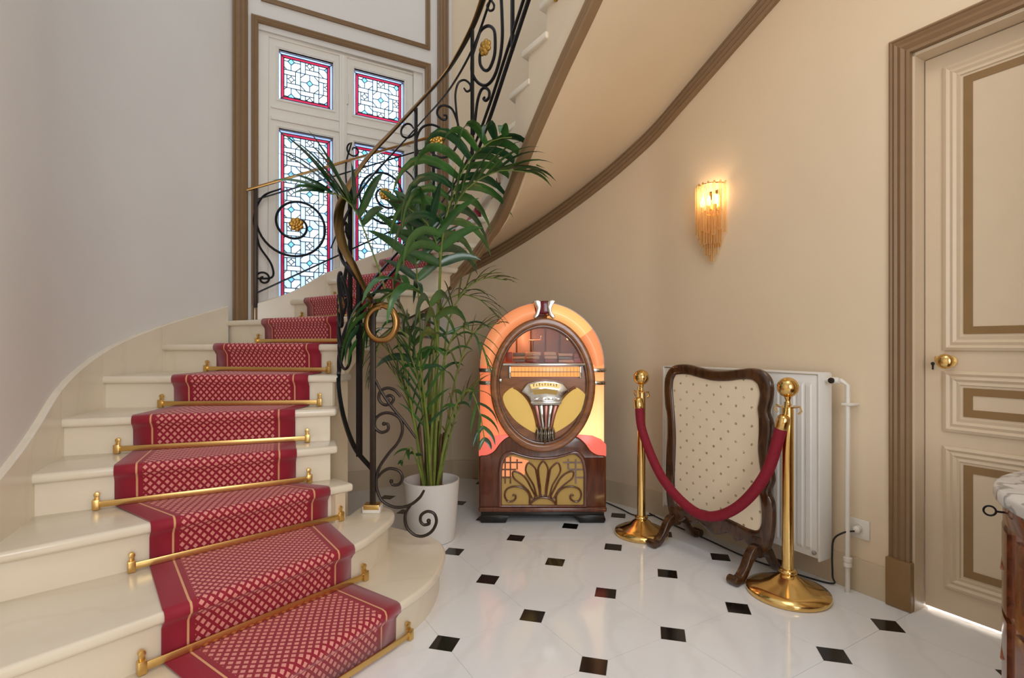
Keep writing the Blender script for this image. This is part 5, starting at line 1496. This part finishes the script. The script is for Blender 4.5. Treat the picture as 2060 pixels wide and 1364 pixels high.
for a in (-0.045, 0.0, 0.045):
    obj('lamp_bulb', MB().lathe([(0.006, 0), (0.012, 0.01), (0.013, 0.03), (0.008, 0.055), (0.001, 0.068)], frd(SCT + a, 1.965, 0.05), 12), 'bulb', sco, smooth=60)
    obj('lamp_holder', MB().lathe([(0.008, -0.045), (0.010, -0.02), (0.009, 0.0)], frd(SCT + a, 1.965, 0.05), 12), 'brass', sco)
sl = bpy.data.lights.new('sconce_lamp', 'POINT'); sl.energy = 1.7; sl.color = (1.0, 0.72, 0.42); sl.shadow_soft_size = 0.05
slo = bpy.data.objects.new('sconce_lamp', sl); slo.location = frd(SCT, 2.02, 0.05); C.objects.link(slo)

# ================================================================== SOCKET AND CABLES
skt = thing('wall_socket', 'white wall socket with a plugged-in cable beside the door casing', 'socket', frd(-0.115, 0.24, 0.0))
st_ = -0.125
obj('plate', MB().box((st_ - 0.045, 0.245, 0.0), (st_ + 0.045, 0.335, 0.009), frd), 'plastic_white', skt, bevel=0.003)
obj('well', MB().lathe([(0.026, 0.0), (0.026, 0.010), (0.022, 0.011), (0.021, 0.006), (0.002, 0.006)], frd(st_, 0.29, 0.0), 24, Mk), 'plastic_white', skt)
plug = tag(obj('plug', MB().lathe([(0.016, 0.009), (0.018, 0.014), (0.017, 0.034), (0.008, 0.044)], frd(st_, 0.29, 0.0), 18, Mk), 'plastic_white', skt), 'white plug')
cb_pts = [frd(st_, 0.285, 0.044), frd(st_ - 0.03, 0.275, 0.07), frd(st_ - 0.075, 0.23, 0.075), frd(st_ - 0.085, 0.15, 0.072), frd(st_ - 0.09, 0.05, 0.06), frd(st_ - 0.10, 0.008, 0.055), frd(st_ - 0.28, 0.006, 0.10), frd(st_ - 0.50, 0.006, 0.13), frd(st_ - 0.80, 0.006, 0.10), frd(st_ - 1.10, 0.006, 0.08), frd(st_ - 1.30, 0.006, 0.05)]
tag(obj('power_cable', MB().tube(catmull(cb_pts, 8), 0.0042, 8), 'cable_black', smooth=60), 'dark power cable trailing from the wall socket along the skirting', 'cable')
c2 = [Vector((0.95, 3.50, 0.006)), Vector((0.82, 3.50, 0.006)), Vector((0.76, 3.62, 0.006)), Vector((0.70, 3.74, 0.006)), Vector((0.645, 3.83, 0.006)), Vector((0.54, 3.937, 0.006)), Vector((0.40, 3.97, 0.006))]
tag(obj('jukebox_cable', MB().tube(catmull(c2, 8), 0.0042, 8), 'cable_black', smooth=60), 'thin dark cable on the floor running behind the jukebox', 'cable')

# ================================================================== COMMODE
com = thing('commode', 'half-round inlaid wooden commode with grey veined marble top', 'commode', (1.80, 1.15, 0))
CXX, CYY, CA, CBB = 1.79, 1.12, 0.55, 0.52
def half(ka, kb, n=36): return [(CXX - ka * math.cos(-PI / 2 + PI * i / n), CYY + kb * math.sin(-PI / 2 + PI * i / n)) for i in range(n + 1)]
obj('carcass', MB().prism(half(CA, CBB), 0.10, 0.715, W3), 'commode_wood', com, smooth=30)
obj('marble_top', MB().prism(half(CA + 0.028, CBB + 0.028), 0.716, 0.752, W3), 'commode_marble', com, bevel=0.010, seg=3)
obj('frieze_rail', MB().prism(half(CA + 0.008, CBB + 0.008), 0.655, 0.712, W3), 'commode_inlay', com, bevel=0.004)
obj('base_rail', MB().prism(half(CA + 0.008, CBB + 0.008), 0.10, 0.15, W3), 'commode_inlay', com, bevel=0.004)
def ell(a, kx, ky): return Vector((CXX - kx * math.cos(a), CYY + ky * math.sin(a), 0))
for i in range(3):
    a0, a1 = -PI / 2 + 0.16 + i * 0.97, -PI / 2 + 0.16 + i * 0.97 + 0.86
    for z0, z1 in ((0.42, 0.64), (0.165, 0.405)):
        vs = []; n = 12
        for j in range(n + 1):
            a = a0 + (a1 - a0) * j / n
            for kk, zz in ((0.0, z0), (0.010, z0), (0.010, z1), (0.0, z1)):
                p = ell(a, CA + kk, CBB + kk); vs.append((p.x, p.y, zz))
        fs = [(j * 4 + c_, j * 4 + (c_ + 1) % 4, j * 4 + 4 + (c_ + 1) % 4, j * 4 + 4 + c_) for j in range(n) for c_ in range(4)] + [(3, 2, 1, 0), (n * 4, n * 4 + 1, n * 4 + 2, n * 4 + 3)]
        dp = obj('drawer_front', MB().add(vs, fs), 'commode_inlay', com, smooth=30)
        vs2 = []
        am = (a0 + a1) / 2; ctr = ell(am, CA + 0.0115, CBB + 0.0115)
        for (da, dz) in ((0, (z1 - z0) * .38), ((a1 - a0) * .38, 0), (0, -(z1 - z0) * .38), (-(a1 - a0) * .38, 0)):
            p = ell(am + da, CA + 0.0115, CBB + 0.0115); vs2.append(Vector((p.x, p.y, (z0 + z1) / 2 + dz)))
        for p_, q_ in zip(vs2, vs2[1:] + vs2[:1]):
            obj('inlay_line', MB().tube([p_, (p_ + q_) / 2 + (ell(am, 1, 1) - ell(am, 0.996, 0.996)) * 0, q_], 0.004, 6), 'commode_wood', dp)
        obj('keyhole_plate', MB().sphere((ctr.x, ctr.y, (z0 + z1) / 2 + 0.03), 0.014, 10, 8, (0.35, 0.5, 1.3)), 'brass', dp)
for a in (-PI / 2 + 0.10, -0.55, 0.40, PI / 2 - 0.10):
    p = ell(a, CA - 0.02, CBB - 0.02)
    obj('leg', MB().lathe([(0.014, 0.0), (0.020, 0.02), (0.028, 0.10)], (p.x, p.y, 0), 14), 'commode_wood', com)
ka = ell(0.62, CA + 0.012, CBB + 0.012); kn_ = Vector((-math.cos(0.62), math.sin(0.62) * 0.9, 0)).normalized()
key_o = thing('key', 'small dark iron key with a ring bow in the commode lock', 'key', ka + Vector((0, 0, 0.685)))
kp = ka + Vector((0, 0, 0.685))
obj('shaft', MB().tube([kp - kn_ * 0.005, kp + kn_ * 0.012], 0.0028, 8), 'iron', key_o)
obj('bow', MB().tube([kp + kn_ * (0.025 + 0.013 * math.cos(2 * PI * i / 20)) + Vector((0, 0, 0.013 * math.sin(2 * PI * i / 20))) for i in range(20)], 0.0026, 8, closed=True), 'iron', key_o)
